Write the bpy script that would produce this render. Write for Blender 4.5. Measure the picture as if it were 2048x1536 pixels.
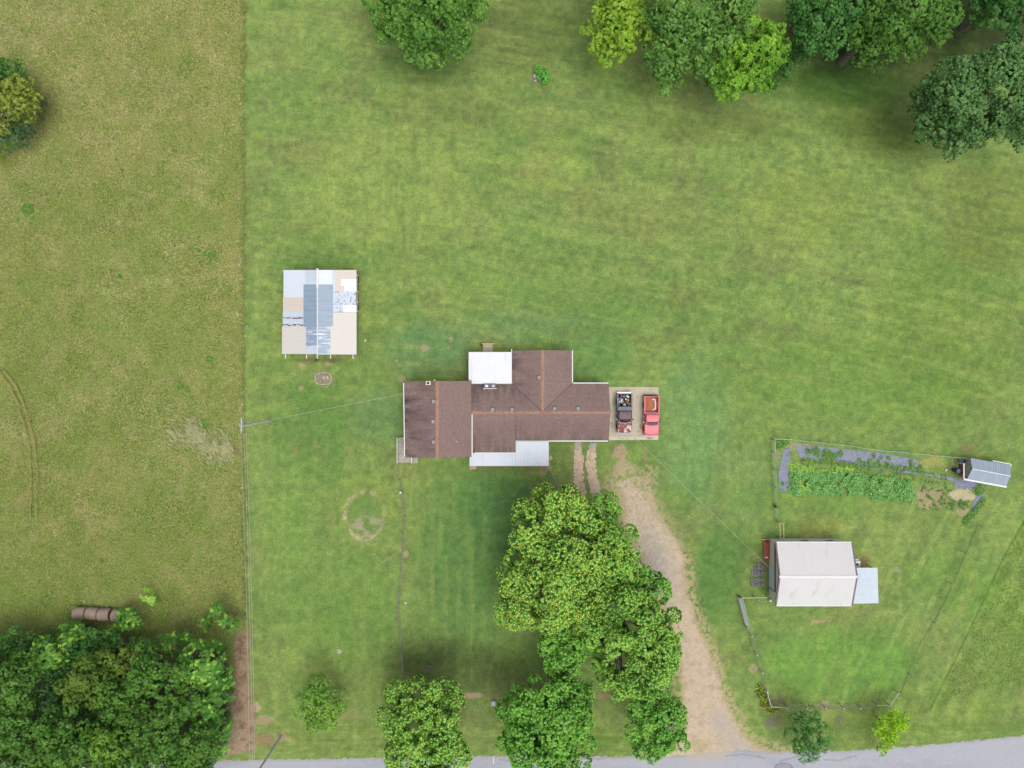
import bpy, math, random
import numpy as np
from mathutils import Vector, Matrix
for o in list(bpy.data.objects): bpy.data.objects.remove(o)
random.seed(7); rng = np.random.default_rng(11)
SC = bpy.context.scene; COL = SC.collection
# ---------------------------------------------------------------- camera: a drone looking straight down
H = 96.0; S = 0.067                      # flying height, metres per photo pixel on the ground
cam = bpy.data.cameras.new('camera'); co = bpy.data.objects.new('camera', cam); COL.objects.link(co)
co.location = (0, 0, H); co.rotation_euler = (0, 0, 0)
cam.sensor_width = 36; cam.lens = 36 * (H / S) / 2048; cam.clip_end = 3000
SC.camera = co
# ---------------------------------------------------------------- overcast sky and a very soft sun from the south-east
w = bpy.data.worlds.new('World'); SC.world = w; w.use_nodes = True
nt = w.node_tree; bg = nt.nodes['Background']
sky = nt.nodes.new('ShaderNodeTexSky'); sky.sky_type = 'NISHITA'; sky.sun_disc = False
SUN = Vector((0.20, -0.20, 1.0)).normalized()
sky.sun_elevation = math.asin(SUN.z); sky.sun_rotation = math.atan2(SUN.x, SUN.y)
sky.air_density = 1.0; sky.dust_density = 4.0; sky.ozone_density = 1.0
hs = nt.nodes.new('ShaderNodeHueSaturation'); hs.inputs['Saturation'].default_value = 0.3
nt.links.new(sky.outputs[0], hs.inputs['Color']); nt.links.new(hs.outputs[0], bg.inputs[0])
bg.inputs[1].default_value = 0.15
sl = bpy.data.lights.new('sun', 'SUN'); so = bpy.data.objects.new('sun', sl); COL.objects.link(so)
sl.energy = 1.2; sl.angle = math.radians(38); sl.color = (1, 0.96, 0.9)
so.location = (30, -40, 80); so.rotation_euler = SUN.to_track_quat('Z', 'Y').to_euler()
SC.view_settings.view_transform = 'Standard'; SC.view_settings.look = 'None'
SC.view_settings.exposure = 0.5; SC.view_settings.gamma = 1
SC.render.engine = 'CYCLES'
SC.cycles.max_bounces = 5; SC.cycles.diffuse_bounces = 3
# ---------------------------------------------------------------- helpers
K = 0.6
def lin(c):
    c = c / 255.0
    return c / 12.92 if c <= 0.04045 else ((c + 0.055) / 1.055) ** 2.4
def A(r, g, b, k=K): return (lin(r) * k, lin(g) * k, lin(b) * k)
def W(px, py, z=0.0):                    # a spot measured on the photo, at height z, in metres
    f = S * (H - z) / H
    return Vector(((px - 1024) * f, (768 - py) * f, z))
_T = np.random.default_rng(3).random((16, 256, 256))
def vn(x, y, sc, seed=0):
    x = np.asarray(x) / sc + seed * 17.3; y = np.asarray(y) / sc + seed * 7.7
    xi = np.floor(x).astype(int); yi = np.floor(y).astype(int); fx = x - xi; fy = y - yi
    fx = fx * fx * (3 - 2 * fx); fy = fy * fy * (3 - 2 * fy); t = _T[seed % 16]
    a = t[xi % 256, yi % 256]; b = t[(xi + 1) % 256, yi % 256]; c = t[xi % 256, (yi + 1) % 256]; d = t[(xi + 1) % 256, (yi + 1) % 256]
    return (a * (1 - fx) + b * fx) * (1 - fy) + (c * (1 - fx) + d * fx) * fy
def fbm(x, y, sc, seed=0, o=4):
    r = 0; a = 0.5; n = 0
    for i in range(o): r = r + a * vn(x, y, sc / 2 ** i, seed + i); n += a; a *= 0.55
    return r / n
def sst(e0, e1, v):
    t = np.clip((v - e0) / (e1 - e0), 0, 1); return t * t * (3 - 2 * t)
def inpoly(x, y, P):
    r = np.zeros(np.shape(x), bool)
    for i in range(len(P)):
        x1, y1 = P[i]; x2, y2 = P[(i + 1) % len(P)]
        if y1 == y2: continue
        r ^= ((y1 > y) != (y2 > y)) & (x < (x2 - x1) * (y - y1) / (y2 - y1) + x1)
    return r
def dline(x, y, P, closed=False):
    d = np.full(np.shape(x), 1e9)
    for i in range(len(P) - (0 if closed else 1)):
        x1, y1 = P[i]; x2, y2 = P[(i + 1) % len(P)]
        dx, dy = x2 - x1, y2 - y1; t = np.clip(((x - x1) * dx + (y - y1) * dy) / (dx * dx + dy * dy + 1e-9), 0, 1)
        d = np.minimum(d, np.hypot(x - x1 - t * dx, y - y1 - t * dy))
    return d
def sdf(x, y, P): return np.where(inpoly(x, y, P), -1, 1) * dline(x, y, P, True)     # in photo pixels
ORG = {}
def tag(o, label=None, cat=None, group=None, kind=None):
    if label: o['label'] = label
    if cat: o['category'] = cat
    if group: o['group'] = group
    if kind: o['kind'] = kind
    return o
def thing(name, label, cat, loc=(0, 0, 0), group=None):
    o = bpy.data.objects.new(name, None); COL.objects.link(o); o.empty_display_size = 0.3
    o.location = loc; ORG[o.name] = Vector(loc); return tag(o, label, cat, group)
def link(name, me, parent=None, org=(0, 0, 0)):
    o = bpy.data.objects.new(name, me); COL.objects.link(o)
    if parent is not None: o.parent = parent; ORG[o.name] = ORG[parent.name]
    else: o.location = org; ORG[o.name] = Vector(org)
    return o
def npmesh(name, V, F, mat, parent=None, col=None, smooth=False, org=None, label=None):
    """V: n x 3 in world metres, F: m x k all the same size"""
    V = np.asarray(V, np.float32); F = np.asarray(F, np.int32)
    og = ORG[parent.name] if parent is not None else Vector(org or (0, 0, 0))
    V = V - np.array(og, np.float32)
    me = bpy.data.meshes.new(name); m, k = F.shape
    me.vertices.add(len(V)); me.vertices.foreach_set('co', V.ravel())
    me.loops.add(m * k); me.loops.foreach_set('vertex_index', F.ravel())
    me.polygons.add(m); me.polygons.foreach_set('loop_start', np.arange(m, dtype=np.int32) * k)
    me.polygons.foreach_set('loop_total', np.full(m, k, np.int32))
    if smooth: me.polygons.foreach_set('use_smooth', np.ones(m, bool))
    if col is not None:
        at = me.color_attributes.new('col', 'FLOAT_COLOR', 'POINT')
        c = np.ones((len(V), 4), np.float32); c[:, :3] = col; at.data.foreach_set('color', c.ravel())
    me.update(); me.validate(); me.materials.append(mat)
    o = link(name, me, parent, og)
    if label: o['label'] = label
    return o
class MB:
    def __init__(s): s.v = []; s.f = []; s.sm = []
    def add(s, vs, fs, sm=False):
        b = len(s.v); s.v += [tuple(v) for v in vs]; s.f += [tuple(b + i for i in f) for f in fs]; s.sm += [sm] * len(fs); return s
    def box(s, c, d, rz=0, rx=0, ry=0):
        M = Matrix.Translation(c) @ Matrix.Rotation(rz, 4, 'Z') @ Matrix.Rotation(ry, 4, 'Y') @ Matrix.Rotation(rx, 4, 'X')
        vs = [M @ Vector((x * d[0] / 2, y * d[1] / 2, z * d[2] / 2)) for x in (-1, 1) for y in (-1, 1) for z in (-1, 1)]
        return s.add(vs, [(0, 1, 3, 2), (4, 6, 7, 5), (0, 4, 5, 1), (2, 3, 7, 6), (0, 2, 6, 4), (1, 5, 7, 3)])
    def bbox(s, c, d, b=0.02, rz=0):       # box with chamfered vertical and top edges
        x, y, z = d[0] / 2, d[1] / 2, d[2] / 2; M = Matrix.Translation(c) @ Matrix.Rotation(rz, 4, 'Z'); vs = []
        for (k, zz) in ((0, -z), (0, z - b), (b, z)):
            for (sx, sy) in ((1, 1), (-1, 1), (-1, -1), (1, -1)):
                a = [(sx * (x - k), sy * (y - b - k)), (sx * (x - b - k), sy * (y - k))]
                if sx * sy < 0: a.reverse()
                vs += [M @ Vector((p[0], p[1], zz)) for p in a]
        fs = [tuple(reversed(range(8))), tuple(range(16, 24))]
        for r in (0, 8):
            for i in range(8): fs.append((r + i, r + (i + 1) % 8, r + 8 + (i + 1) % 8, r + 8 + i))
        return s.add(vs, fs)
    def tube(s, pts, r, n=6, r1=None, cap=True, sm=True):
        pts = [Vector(p) for p in pts]; m = len(pts); vs = []
        for i, p in enumerate(pts):
            t = (pts[min(i + 1, m - 1)] - pts[max(i - 1, 0)]).normalized()
            u = t.cross(Vector((0, 0, 1)) if abs(t.z) < .9 else Vector((1, 0, 0))).normalized(); v = t.cross(u)
            rr = r if r1 is None else r + (r1 - r) * i / (m - 1)
            vs += [p + u * rr * math.cos(a) + v * rr * math.sin(a) for a in [2 * math.pi * k / n for k in range(n)]]
        fs = [(i * n + k, i * n + (k + 1) % n, (i + 1) * n + (k + 1) % n, (i + 1) * n + k) for i in range(m - 1) for k in range(n)]
        s.add(vs, fs, sm)
        if cap: s.add(vs[:n], [tuple(range(n))]); s.add(vs[-n:], [tuple(reversed(range(n)))])
        return s
    def poly(s, pts, th):                  # a roof plane or slab of thickness th hanging below pts
        n = len(pts); pts = [Vector(p) for p in pts]; lo = [p - Vector((0, 0, th)) for p in pts]
        return s.add(pts + lo, [tuple(range(n)), tuple(reversed(range(n, 2 * n)))] + [(i, (i + 1) % n, n + (i + 1) % n, n + i) for i in range(n)])
    def lathe(s, prof, c, n=16, axis='Z'):
        vs = []; m = len(prof)
        for (r, z) in prof:
            for k in range(n):
                a = 2 * math.pi * k / n; p = (r * math.cos(a), r * math.sin(a), z)
                if axis == 'X': p = (z, r * math.cos(a), r * math.sin(a))
                if axis == 'Y': p = (r * math.cos(a), z, r * math.sin(a))
                vs.append(Vector(c) + Vector(p))
        fs = [(i * n + k, i * n + (k + 1) % n, (i + 1) * n + (k + 1) % n, (i + 1) * n + k) for i in range(m - 1) for k in range(n)]
        s.add(vs, fs, True)
        if prof[0][0] > 0: s.add(vs[:n], [tuple(reversed(range(n)))])
        if prof[-1][0] > 0: s.add(vs[-n:], [tuple(range(n))])
        return s
    def rock(s, c, d, seed=0, n=1):
        r = random.Random(seed); import bmesh
        bm = bmesh.new(); bmesh.ops.create_icosphere(bm, subdivisions=n + 1, radius=0.5)
        off = [r.uniform(-.16, .16) for _ in range(len(bm.verts))]; rz = Matrix.Rotation(r.uniform(0, 6.28), 3, 'Z')
        vs = [Vector(c) + rz @ Vector((v.co.x * d[0] * (1 + o), v.co.y * d[1] * (1 + o), v.co.z * d[2] * (1 + o))) for v, o in zip(bm.verts, off)]
        s.add(vs, [tuple(v.index for v in f.verts) for f in bm.faces], n > 0); bm.free(); return s
    def build(s, name, mat, parent=None, org=None, label=None):
        og = ORG[parent.name] if parent is not None else Vector(org or (0, 0, 0))
        me = bpy.data.meshes.new(name); me.from_pydata([Vector(v) - og for v in s.v], [], s.f); me.materials.append(mat)
        me.polygons.foreach_set('use_smooth', s.sm)
        import bmesh
        bm = bmesh.new(); bm.from_mesh(me); bmesh.ops.recalc_face_normals(bm, faces=bm.faces); bm.to_mesh(me); bm.free()
        o = link(name, me, parent, og)
        if label: o['label'] = label
        return o
def dup(root, loc, label=None, rz=0.0):
    r = root.copy(); COL.objects.link(r); r.location = loc; r.rotation_euler = (0, 0, rz); ORG[r.name] = Vector(loc)
    if label: r['label'] = label
    for ch in list(root.children):
        c = ch.copy(); COL.objects.link(c); c.parent = r
        for g in ch.children:
            d = g.copy(); COL.objects.link(d); d.parent = c
    return r
# ---------------------------------------------------------------- materials
def pm(name, rgb, rough=0.7, var=0.25, sc=2.0, metal=0.0, spot=None, bump=0.0, strtch=(1, 1, 1), bsc=None):
    """Principled with large and fine noise in its colour; spot = (rgb, amount 0..1, scale, stretch)"""
    m = bpy.data.materials.new(name); m.use_nodes = True; n = m.node_tree; N = n.nodes; L = n.links; b = N['Principled BSDF']
    tc = N.new('ShaderNodeTexCoord'); mp = N.new('ShaderNodeMapping'); L.new(tc.outputs['Object'], mp.inputs[0]); mp.inputs['Scale'].default_value = strtch
    nz = N.new('ShaderNodeTexNoise'); nz.inputs['Scale'].default_value = sc; nz.inputs['Detail'].default_value = 8; nz.inputs['Roughness'].default_value = 0.65
    L.new(mp.outputs[0], nz.inputs['Vector'])
    mr = N.new('ShaderNodeMapRange'); mr.inputs['From Min'].default_value = .25; mr.inputs['From Max'].default_value = .75
    mr.inputs['To Min'].default_value = 1 - var; mr.inputs['To Max'].default_value = 1 + var; L.new(nz.outputs['Fac'], mr.inputs['Value'])
    mx = N.new('ShaderNodeVectorMath'); mx.operation = 'SCALE'; mx.inputs[0].default_value = rgb; L.new(mr.outputs[0], mx.inputs['Scale'])
    out = mx.outputs[0]
    for k, sp in enumerate(spot if isinstance(spot, list) else ([spot] if spot else [])):
        c2, amt, s2 = sp[:3]; st = sp[3] if len(sp) > 3 else (1, 1, 1)
        m2 = N.new('ShaderNodeMapping'); m2.inputs['Scale'].default_value = st; m2.inputs['Location'].default_value = (k * 7.1 + 3, k * 3.3, 0); L.new(tc.outputs['Object'], m2.inputs[0])
        z2 = N.new('ShaderNodeTexNoise'); z2.inputs['Scale'].default_value = s2; z2.inputs['Detail'].default_value = 7; z2.inputs['Roughness'].default_value = 0.6
        L.new(m2.outputs[0], z2.inputs['Vector'])
        r2 = N.new('ShaderNodeMapRange'); t = 0.75 - 0.5 * amt; r2.inputs['From Min'].default_value = t; r2.inputs['From Max'].default_value = t + (sp[4] if len(sp) > 4 else 0.12)
        L.new(z2.outputs['Fac'], r2.inputs['Value'])
        mm = N.new('ShaderNodeMix'); mm.data_type = 'RGBA'; L.new(r2.outputs[0], mm.inputs[0]); L.new(out, mm.inputs[6]); mm.inputs[7].default_value = (*c2, 1); out = mm.outputs[2]
    L.new(out, b.inputs['Base Color']); b.inputs['Roughness'].default_value = rough; b.inputs['Metallic'].default_value = metal
    if bump:
        bp = N.new('ShaderNodeBump'); bp.inputs['Strength'].default_value = bump; bp.inputs['Distance'].default_value = 0.05
        z3 = N.new('ShaderNodeTexNoise'); z3.inputs['Scale'].default_value = bsc or sc * 6; z3.inputs['Detail'].default_value = 5; L.new(mp.outputs[0], z3.inputs['Vector'])
        L.new(z3.outputs['Fac'], bp.inputs['Height']); L.new(bp.outputs[0], b.inputs['Normal'])
    return m
def attr_mat(name, transl=0.0, fine=0.35, fsc=3.0, rough=0.9, bump=0.0, f2=None, bd=0.05):
    """base colour from the mesh's own colour attribute, broken up by fine noise"""
    m = bpy.data.materials.new(name); m.use_nodes = True; n = m.node_tree; N = n.nodes; L = n.links; b = N['Principled BSDF']
    at = N.new('ShaderNodeAttribute'); at.attribute_name = 'col'; out = at.outputs['Color']
    if fine:
        tc = N.new('ShaderNodeTexCoord'); prev = None
        for k, (s_, f_) in enumerate([(fsc, fine)] + ([f2] if f2 else [])):
            nz = N.new('ShaderNodeTexNoise'); nz.inputs['Scale'].default_value = s_; nz.inputs['Detail'].default_value = 5; nz.inputs['Roughness'].default_value = 0.7
            L.new(tc.outputs['Object'], nz.inputs['Vector'])
            mr = N.new('ShaderNodeMapRange'); mr.inputs['From Min'].default_value = .28; mr.inputs['From Max'].default_value = .72
            mr.inputs['To Min'].default_value = 1 - f_; mr.inputs['To Max'].default_value = 1 + f_; L.new(nz.outputs['Fac'], mr.inputs['Value'])
            mx = N.new('ShaderNodeVectorMath'); mx.operation = 'SCALE'; L.new(out, mx.inputs[0]); L.new(mr.outputs[0], mx.inputs['Scale']); out = mx.outputs[0]
            if bump and k == 0:
                bp = N.new('ShaderNodeBump'); bp.inputs['Strength'].default_value = bump; bp.inputs['Distance'].default_value = bd
                L.new(nz.outputs['Fac'], bp.inputs['Height']); L.new(bp.outputs[0], b.inputs['Normal'])
    L.new(out, b.inputs['Base Color']); b.inputs['Roughness'].default_value = rough; b.inputs['Specular IOR Level'].default_value = 0.2
    if transl:
        t = N.new('ShaderNodeBsdfTranslucent'); L.new(out, t.inputs[0]); ms = N.new('ShaderNodeMixShader'); ms.inputs[0].default_value = transl
        L.new(b.outputs[0], ms.inputs[1]); L.new(t.outputs[0], ms.inputs[2]); L.new(ms.outputs[0], N['Material Output'].inputs[0])
    return m
def shingle(name, swap, rgb, stain_dir):
    m = bpy.data.materials.new(name); m.use_nodes = True; n = m.node_tree; N = n.nodes; L = n.links; b = N['Principled BSDF']
    tc = N.new('ShaderNodeTexCoord'); mp = N.new('ShaderNodeMapping'); L.new(tc.outputs['Object'], mp.inputs[0])
    if swap: mp.inputs['Rotation'].default_value = (0, 0, math.pi / 2)
    br = N.new('ShaderNodeTexBrick'); L.new(mp.outputs[0], br.inputs['Vector']); br.inputs['Scale'].default_value = 1
    br.inputs['Brick Width'].default_value = 0.32; br.inputs['Row Height'].default_value = 0.15; br.inputs['Mortar Size'].default_value = 0.014
    br.inputs['Color1'].default_value = (*[c * 1.08 for c in rgb], 1); br.inputs['Color2'].default_value = (*[c * 0.92 for c in rgb], 1); br.inputs['Mortar'].default_value = (*[c * 0.6 for c in rgb], 1)
    nz = N.new('ShaderNodeTexNoise'); nz.inputs['Scale'].default_value = 9; nz.inputs['Detail'].default_value = 6; L.new(tc.outputs['Object'], nz.inputs['Vector'])
    mr = N.new('ShaderNodeMapRange'); mr.inputs['From Min'].default_value = .3; mr.inputs['From Max'].default_value = .7; mr.inputs['To Min'].default_value = .82; mr.inputs['To Max'].default_value = 1.18; L.new(nz.outputs['Fac'], mr.inputs['Value'])
    mx = N.new('ShaderNodeVectorMath'); mx.operation = 'SCALE'; L.new(br.outputs['Color'], mx.inputs[0]); L.new(mr.outputs[0], mx.inputs['Scale'])
    # algae staining: streaks that run down the slope
    at = N.new('ShaderNodeAttribute'); at.attribute_name = 'col'
    m2 = N.new('ShaderNodeMapping'); L.new(tc.outputs['Object'], m2.inputs[0]); m2.inputs['Scale'].default_value = stain_dir
    z2 = N.new('ShaderNodeTexNoise'); z2.inputs['Scale'].default_value = 0.8; z2.inputs['Detail'].default_value = 8; z2.inputs['Roughness'].default_value = .6; L.new(m2.outputs[0], z2.inputs['Vector'])
    r2 = N.new('ShaderNodeMapRange'); r2.inputs['From Min'].default_value = .35; r2.inputs['From Max'].default_value = .68; r2.inputs['To Max'].default_value = 1; L.new(z2.outputs['Fac'], r2.inputs['Value'])
    mu = N.new('ShaderNodeMath'); mu.operation = 'MULTIPLY'; L.new(r2.outputs[0], mu.inputs[0]); L.new(at.outputs['Fac'], mu.inputs[1])
    mm = N.new('ShaderNodeMix'); mm.data_type = 'RGBA'; L.new(mu.outputs[0], mm.inputs[0]); L.new(mx.outputs[0], mm.inputs[6]); mm.inputs[7].default_value = (*A(66, 60, 62), 1)
    L.new(mm.outputs[2], b.inputs['Base Color']); b.inputs['Roughness'].default_value = 0.95; b.inputs['Specular IOR Level'].default_value = 0.15
    bp = N.new('ShaderNodeBump'); bp.inputs['Strength'].default_value = .5; bp.inputs['Distance'].default_value = 0.02; L.new(br.outputs['Fac'], bp.inputs['Height']); bp.invert = True
    L.new(bp.outputs[0], b.inputs['Normal'])
    return m
# ================================================================ THE SETTING: ground, road, driveway
M_ground = attr_mat('lawn_ground', fine=0.30, fsc=4.5, f2=(0.9, 0.13), bump=0.6, bd=0.06)
def grid_axes(lo, hi, st, far):
    a = np.arange(lo, hi + st / 2, st); e = [1.5, 4, 10, 25, 60, 150, 400, far]
    return np.concatenate([[lo - v for v in e[::-1]], a, [hi + v for v in e]])
gx = grid_axes(-76, 76, 0.16, 900); gy = grid_axes(-60, 60, 0.16, 900)
X, Y = np.meshgrid(gx, gy); PX = 1024 + X / S; PY = 768 - Y / S
def mixc(c, m, rgb, k=K):
    m = np.clip(m, 0, 1)[..., None]; return c * (1 - m) + np.array(A(*rgb, k)) * m
def gs(x, y, rx, ry, ang=0.0):
    a = math.radians(ang); dx = PX - x; dy = PY - y
    u = (dx * math.cos(a) + dy * math.sin(a)) / rx; v = (-dx * math.sin(a) + dy * math.cos(a)) / ry
    return np.exp(-(u * u + v * v))
# lawn: broad tones, mottling, mower stripes
n1 = fbm(PX, PY, 190, 1, 4); n2 = fbm(PX, PY, 55, 4, 4); n3 = fbm(PX, PY, 15, 6, 3); n4 = fbm(PX * .35, PY * 1.5, 22, 9, 3)
C = np.ones(X.shape + (3,)) * np.array(A(125, 153, 79))
C = mixc(C, sst(.42, .68, n1) * .45, (138, 160, 84))
C = mixc(C, sst(.48, .72, n2) * .34, (150, 166, 92))
C = mixc(C, sst(.52, .30, n2) * .34, (104, 138, 68))
C = mixc(C, sst(.52, .75, fbm(PX, PY, 70, 12, 4)) * .45, (126, 130, 82))
C = mixc(C, sst(.55, .8, n3) * .35, (156, 172, 84))
C = mixc(C, sst(.45, .2, n3) * .3, (92, 118, 60))
def blob(x, y, rx, ry, ang, rgb, w, rough=.5):
    global C
    m = gs(x, y, rx, ry, ang); C = mixc(C, w * sst(.15, .75, m * (1 - rough + rough * 2 * n2)), rgb)
G_LUSH = (96, 140, 66); G_YEL = (158, 176, 88); G_BLUE = (104, 148, 92); G_BRN = (132, 134, 86); G_DK = (80, 120, 50)
for b in [(760, 370, 170, 130, 15, G_YEL, .28), (1100, 330, 70, 70, 0, G_YEL, .35), (1290, 430, 200, 60, 12, (140, 150, 84), .5), (900, 210, 160, 60, 5, (120, 134, 72), .5),
          (1050, 60, 110, 90, 0, (104, 122, 62), .8), (850, 700, 90, 60, 0, G_BLUE, .7), (650, 532, 110, 22, 2, (98, 140, 70), .5), (1060, 650, 150, 40, 0, G_BLUE, .55), (1190, 700, 70, 90, 0, (100, 146, 74), .7),
          (1180, 600, 260, 50, 8, G_LUSH, .4), (760, 830, 70, 60, 0, G_BLUE, .5), (620, 860, 90, 120, 0, G_LUSH, .6), (600, 1080, 70, 200, 0, (122, 156, 74), .6), (940, 1120, 110, 200, 0, (92, 134, 68), .75),
          (1000, 1020, 90, 90, 0, (78, 126, 66), .6), (900, 1330, 130, 60, 0, (84, 102, 52), .75), (700, 1220, 90, 130, 0, (112, 150, 68), .6), (1390, 860, 80, 160, 0, (118, 160, 96), .65), (1490, 960, 50, 110, 0, (128, 156, 92), .5),  # darker grass west of the maples: tree shade put into the lawn colour
          (1430, 1150, 60, 120, 20, (84, 132, 62), .6), (1680, 1330, 160, 80, 0, (112, 162, 68), .7), (1600, 1000, 220, 30, 5, (112, 152, 66), .4), (1640, 1060, 60, 30, 0, (150, 158, 80), .5), (1700, 760, 260, 90, 8, (112, 150, 66), .6),
          (1900, 640, 160, 200, 0, (110, 142, 58), .5), (1600, 420, 140, 80, 0, (140, 158, 76), .5), (1980, 420, 90, 130, 0, (112, 128, 58), .5), (1750, 250, 140, 60, 10, (96, 120, 50), .7), (1680, 170, 160, 45, 0, (66, 104, 34), .85), (1800, 60, 260, 90, 0, (52, 70, 28), .8),  # darkest greens under the top-right trees: crown shade put into the ground colour
          (1450, 250, 160, 40, 0, (112, 128, 62), .5), (860, 130, 120, 40, 0, (84, 118, 56), .6), (1850, 1430, 200, 60, 0, (120, 148, 62), .5), (1120, 1480, 160, 40, 0, (98, 134, 50), .6), (660, 1470, 130, 45, 0, (122, 142, 68), .6), (1700, 1470, 120, 30, 0, (96, 128, 56), .5),
          (740, 1040, 30, 40, 0, (100, 146, 78), .6), (730, 1020, 62, 70, 0, (128, 150, 64), .5), (1940, 1180, 60, 150, -65, (112, 160, 62), .4)]: blob(*b)
# mower stripes: uneven streaks that follow the passes
def streak(u, v, sc, region, amp, seed, brown=(128, 126, 80)):
    global C
    f = fbm(u * .10, v, sc, seed, 4); g = fbm(u * .22, v, sc * .5, seed + 3, 3)
    C = C * (1 + (amp * 2.2 * (f - .5) * region + amp * 1.3 * (g - .5) * region)[..., None] * np.array([1, .9, .8]))
    C = mixc(C, sst(.5, .72, fbm(u * .12, v, sc * 1.3, seed + 5, 3)) * region * .18, brown); C = mixc(C, sst(.52, .74, fbm(u * .15, v, sc * .8, seed + 8, 3)) * region * 3.2 * amp, (154, 172, 94))
vd = PY - .17 * PX - 6e-5 * (PX - 1000) ** 2
streak(PX, vd, 13, (1 - .85 * gs(1780, 130, 330, 110)) * sst(488, 520, PX) * sst(900, 760, PY) * (1 - .6 * gs(800, 420, 150, 120)), .10, 2)
streak(PY, PX, 12, gs(790, 400, 150, 170), .14, 5); streak(PY, PX + .02 * PY, 16, sst(840, 920, PY) * sst(1020, 960, PX) * sst(495, 510, PX), .07, 7, (126, 140, 78)); streak(PY, PX, 14, gs(1420, 920, 120, 120), .10, 9)
ru = sst(940, 1060, PY) * sst(1560, 1700, PX) * sst(1450, 1420, PY); streak(PY * .9 - PX * .42, PX * .9 + PY * .42, 16, ru, .15, 4); streak(PX, PY, 9, sst(1425, 1450, PY) * sst(495, 520, PX), .14, 6)
def stripes(coord, per, region, amp):
    global C
    amp *= .45
    ph = coord + 5 * (n2 - .5); s_ = np.sin(2 * math.pi * ph / per) + .5 * np.sin(2 * math.pi * ph / per * .37 + 1.3)
    C = C * (1 + (amp * s_ * region * (.4 + 1.2 * n1))[..., None] * np.array([1, .8, .9]))
up = sst(560, 440, PY) * sst(490, 520, PX); lowl = sst(900, 1000, PY) * sst(1000, 960, PX) * sst(495, 520, PX); rr = sst(1500, 1560, PX) * sst(1000, 1060, PY)
stripes(PY - .13 * PX + 8e-5 * (PX - 1100) ** 2, 12, sst(490, 520, PX) * sst(700, 480, PY) * (1 - .7 * gs(800, 410, 160, 130)), .055)
stripes(PX + .03 * PY, 25, gs(780, 410, 180, 150), .055)
stripes(PX, 26, lowl, .025); stripes(PX + .02 * PY, 24, gs(1420, 900, 100, 130), .05)
stripes(PX * .9 + PY * .42, 36, sst(1780, 1900, PX + .45 * (PY - 1000)) * sst(1000, 1100, PY), .06)
stripes(PY - .2 * PX, 15, sst(1550, 1750, PX) * sst(250, 350, PY) * sst(900, 700, PY), .05)
stripes(PY + .015 * PX, 13, sst(1440, 1470, PY) * sst(490, 520, PX), .06)
stripes(np.hypot(PX - 745, PY - 1030), 15, sst(60, 80, np.hypot(PX - 745, PY - 1030)) * sst(150, 90, np.hypot(PX - 745, PY - 1030)) * (PY > 1000), .05)
# lawn drawn in speckle
sp = vn(PX, PY, 4.5, 5) * .5 + vn(PX, PY, 2.6, 8) * .5
C = C * (1 + (.34 * (sp - .5))[..., None])
C = C * (1 + (.30 * (vn(PX, PY, 9, 10) - .5) + .18 * (n4 - .5))[..., None] * np.array([1.15, .9, .6]))
# dry and bare spots: real soil showing through
n5 = fbm(PX, PY, 10, 2, 3); n6 = fbm(PX, PY, 5, 7, 2)
SOIL = (180, 160, 128); STRAW = (182, 172, 118)
def bare(x, y, rx, ry, rgb=SOIL, w=.72, t=.42, ang=0):
    global C
    m = gs(x, y, rx, ry, ang); C = mixc(C, w * sst(t, t + .18, m * (.05 + 1.45 * n5 + .55 * n6 - .05)), rgb)
for b in [(655, 726, 9, 5), (606, 733, 9, 5), (602, 776, 5, 6), (620, 722, 6, 4), (850, 697, 9, 12), (805, 757, 9, 8), (902, 678, 5, 5), (793, 722, 4, 3), (897, 694, 4, 3), (1240, 905, 18, 20, (182, 160, 130), .85, .44), (1245, 932, 22, 16, (184, 166, 134), .85, .44), (1287, 960, 14, 12),
          (1290, 915, 8, 26, (160, 146, 110), .7, .5), (1090, 935, 14, 25), (870, 1022, 10, 5, (160, 158, 106), .6, .5, 30), (1058, 930, 12, 16, (150, 122, 96)), (812, 1108, 9, 8), (856, 1333, 18, 10, (122, 108, 84)), (1642, 1243, 22, 5), (1506, 1338, 11, 9), (1650, 1408, 10, 8), (1678, 1443, 12, 14, (120, 112, 84)),
          (1548, 1400, 28, 14, (140, 124, 96)), (1546, 1445, 18, 18, (132, 126, 104)), (1655, 1415, 60, 6, (128, 122, 84)), (576, 1478, 9, 4), (678, 1304, 6, 5, (200, 196, 180)), (815, 1358, 7, 7, (150, 128, 104)),
          (940, 1391, 28, 7, (196, 168, 138)), (1000, 1391, 40, 3, (150, 132, 98)), (1085, 1392, 50, 3, (150, 136, 100)), (1215, 1393, 50, 5, (176, 138, 108)), (1072, 152, 14, 17, (150, 138, 112)), (1858, 995, 40, 26), (1925, 990, 30, 15, (214, 196, 164)),
          (1925, 1022, 16, 10), (1600, 893, 28, 8, (176, 156, 134)), (1866, 925, 30, 16, (172, 168, 100)), (1552, 910, 8, 14, (150, 150, 110)), (540, 842, 6, 6, (170, 130, 100)), (468, 900, 18, 14, (182, 160, 130)),
          (512, 1415, 10, 10, (206, 180, 156)), (530, 1440, 24, 12), (560, 1474, 18, 12, (176, 156, 124)), (530, 1480, 26, 14, (164, 130, 104)), (700, 1430, 40, 14, (150, 150, 96)), (1935, 895, 12, 5, (160, 120, 100)), (647, 755, 26, 22, (150, 150, 110)),
          (1630, 1075, 30, 9, (170, 168, 112)), (1730, 1125, 14, 14, (150, 116, 90)), (1532, 1120, 9, 30, (136, 118, 84)), (700, 905, 6, 8, (150, 140, 90)), (640, 720, 60, 6, (120, 116, 72)),
          (1795, 1140, 12, 5), (590, 900, 6, 10, (150, 130, 88)), (1020, 925, 40, 8, (110, 104, 70)), (1480, 895, 6, 14, (110, 130, 62))]: bare(*b)
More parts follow.
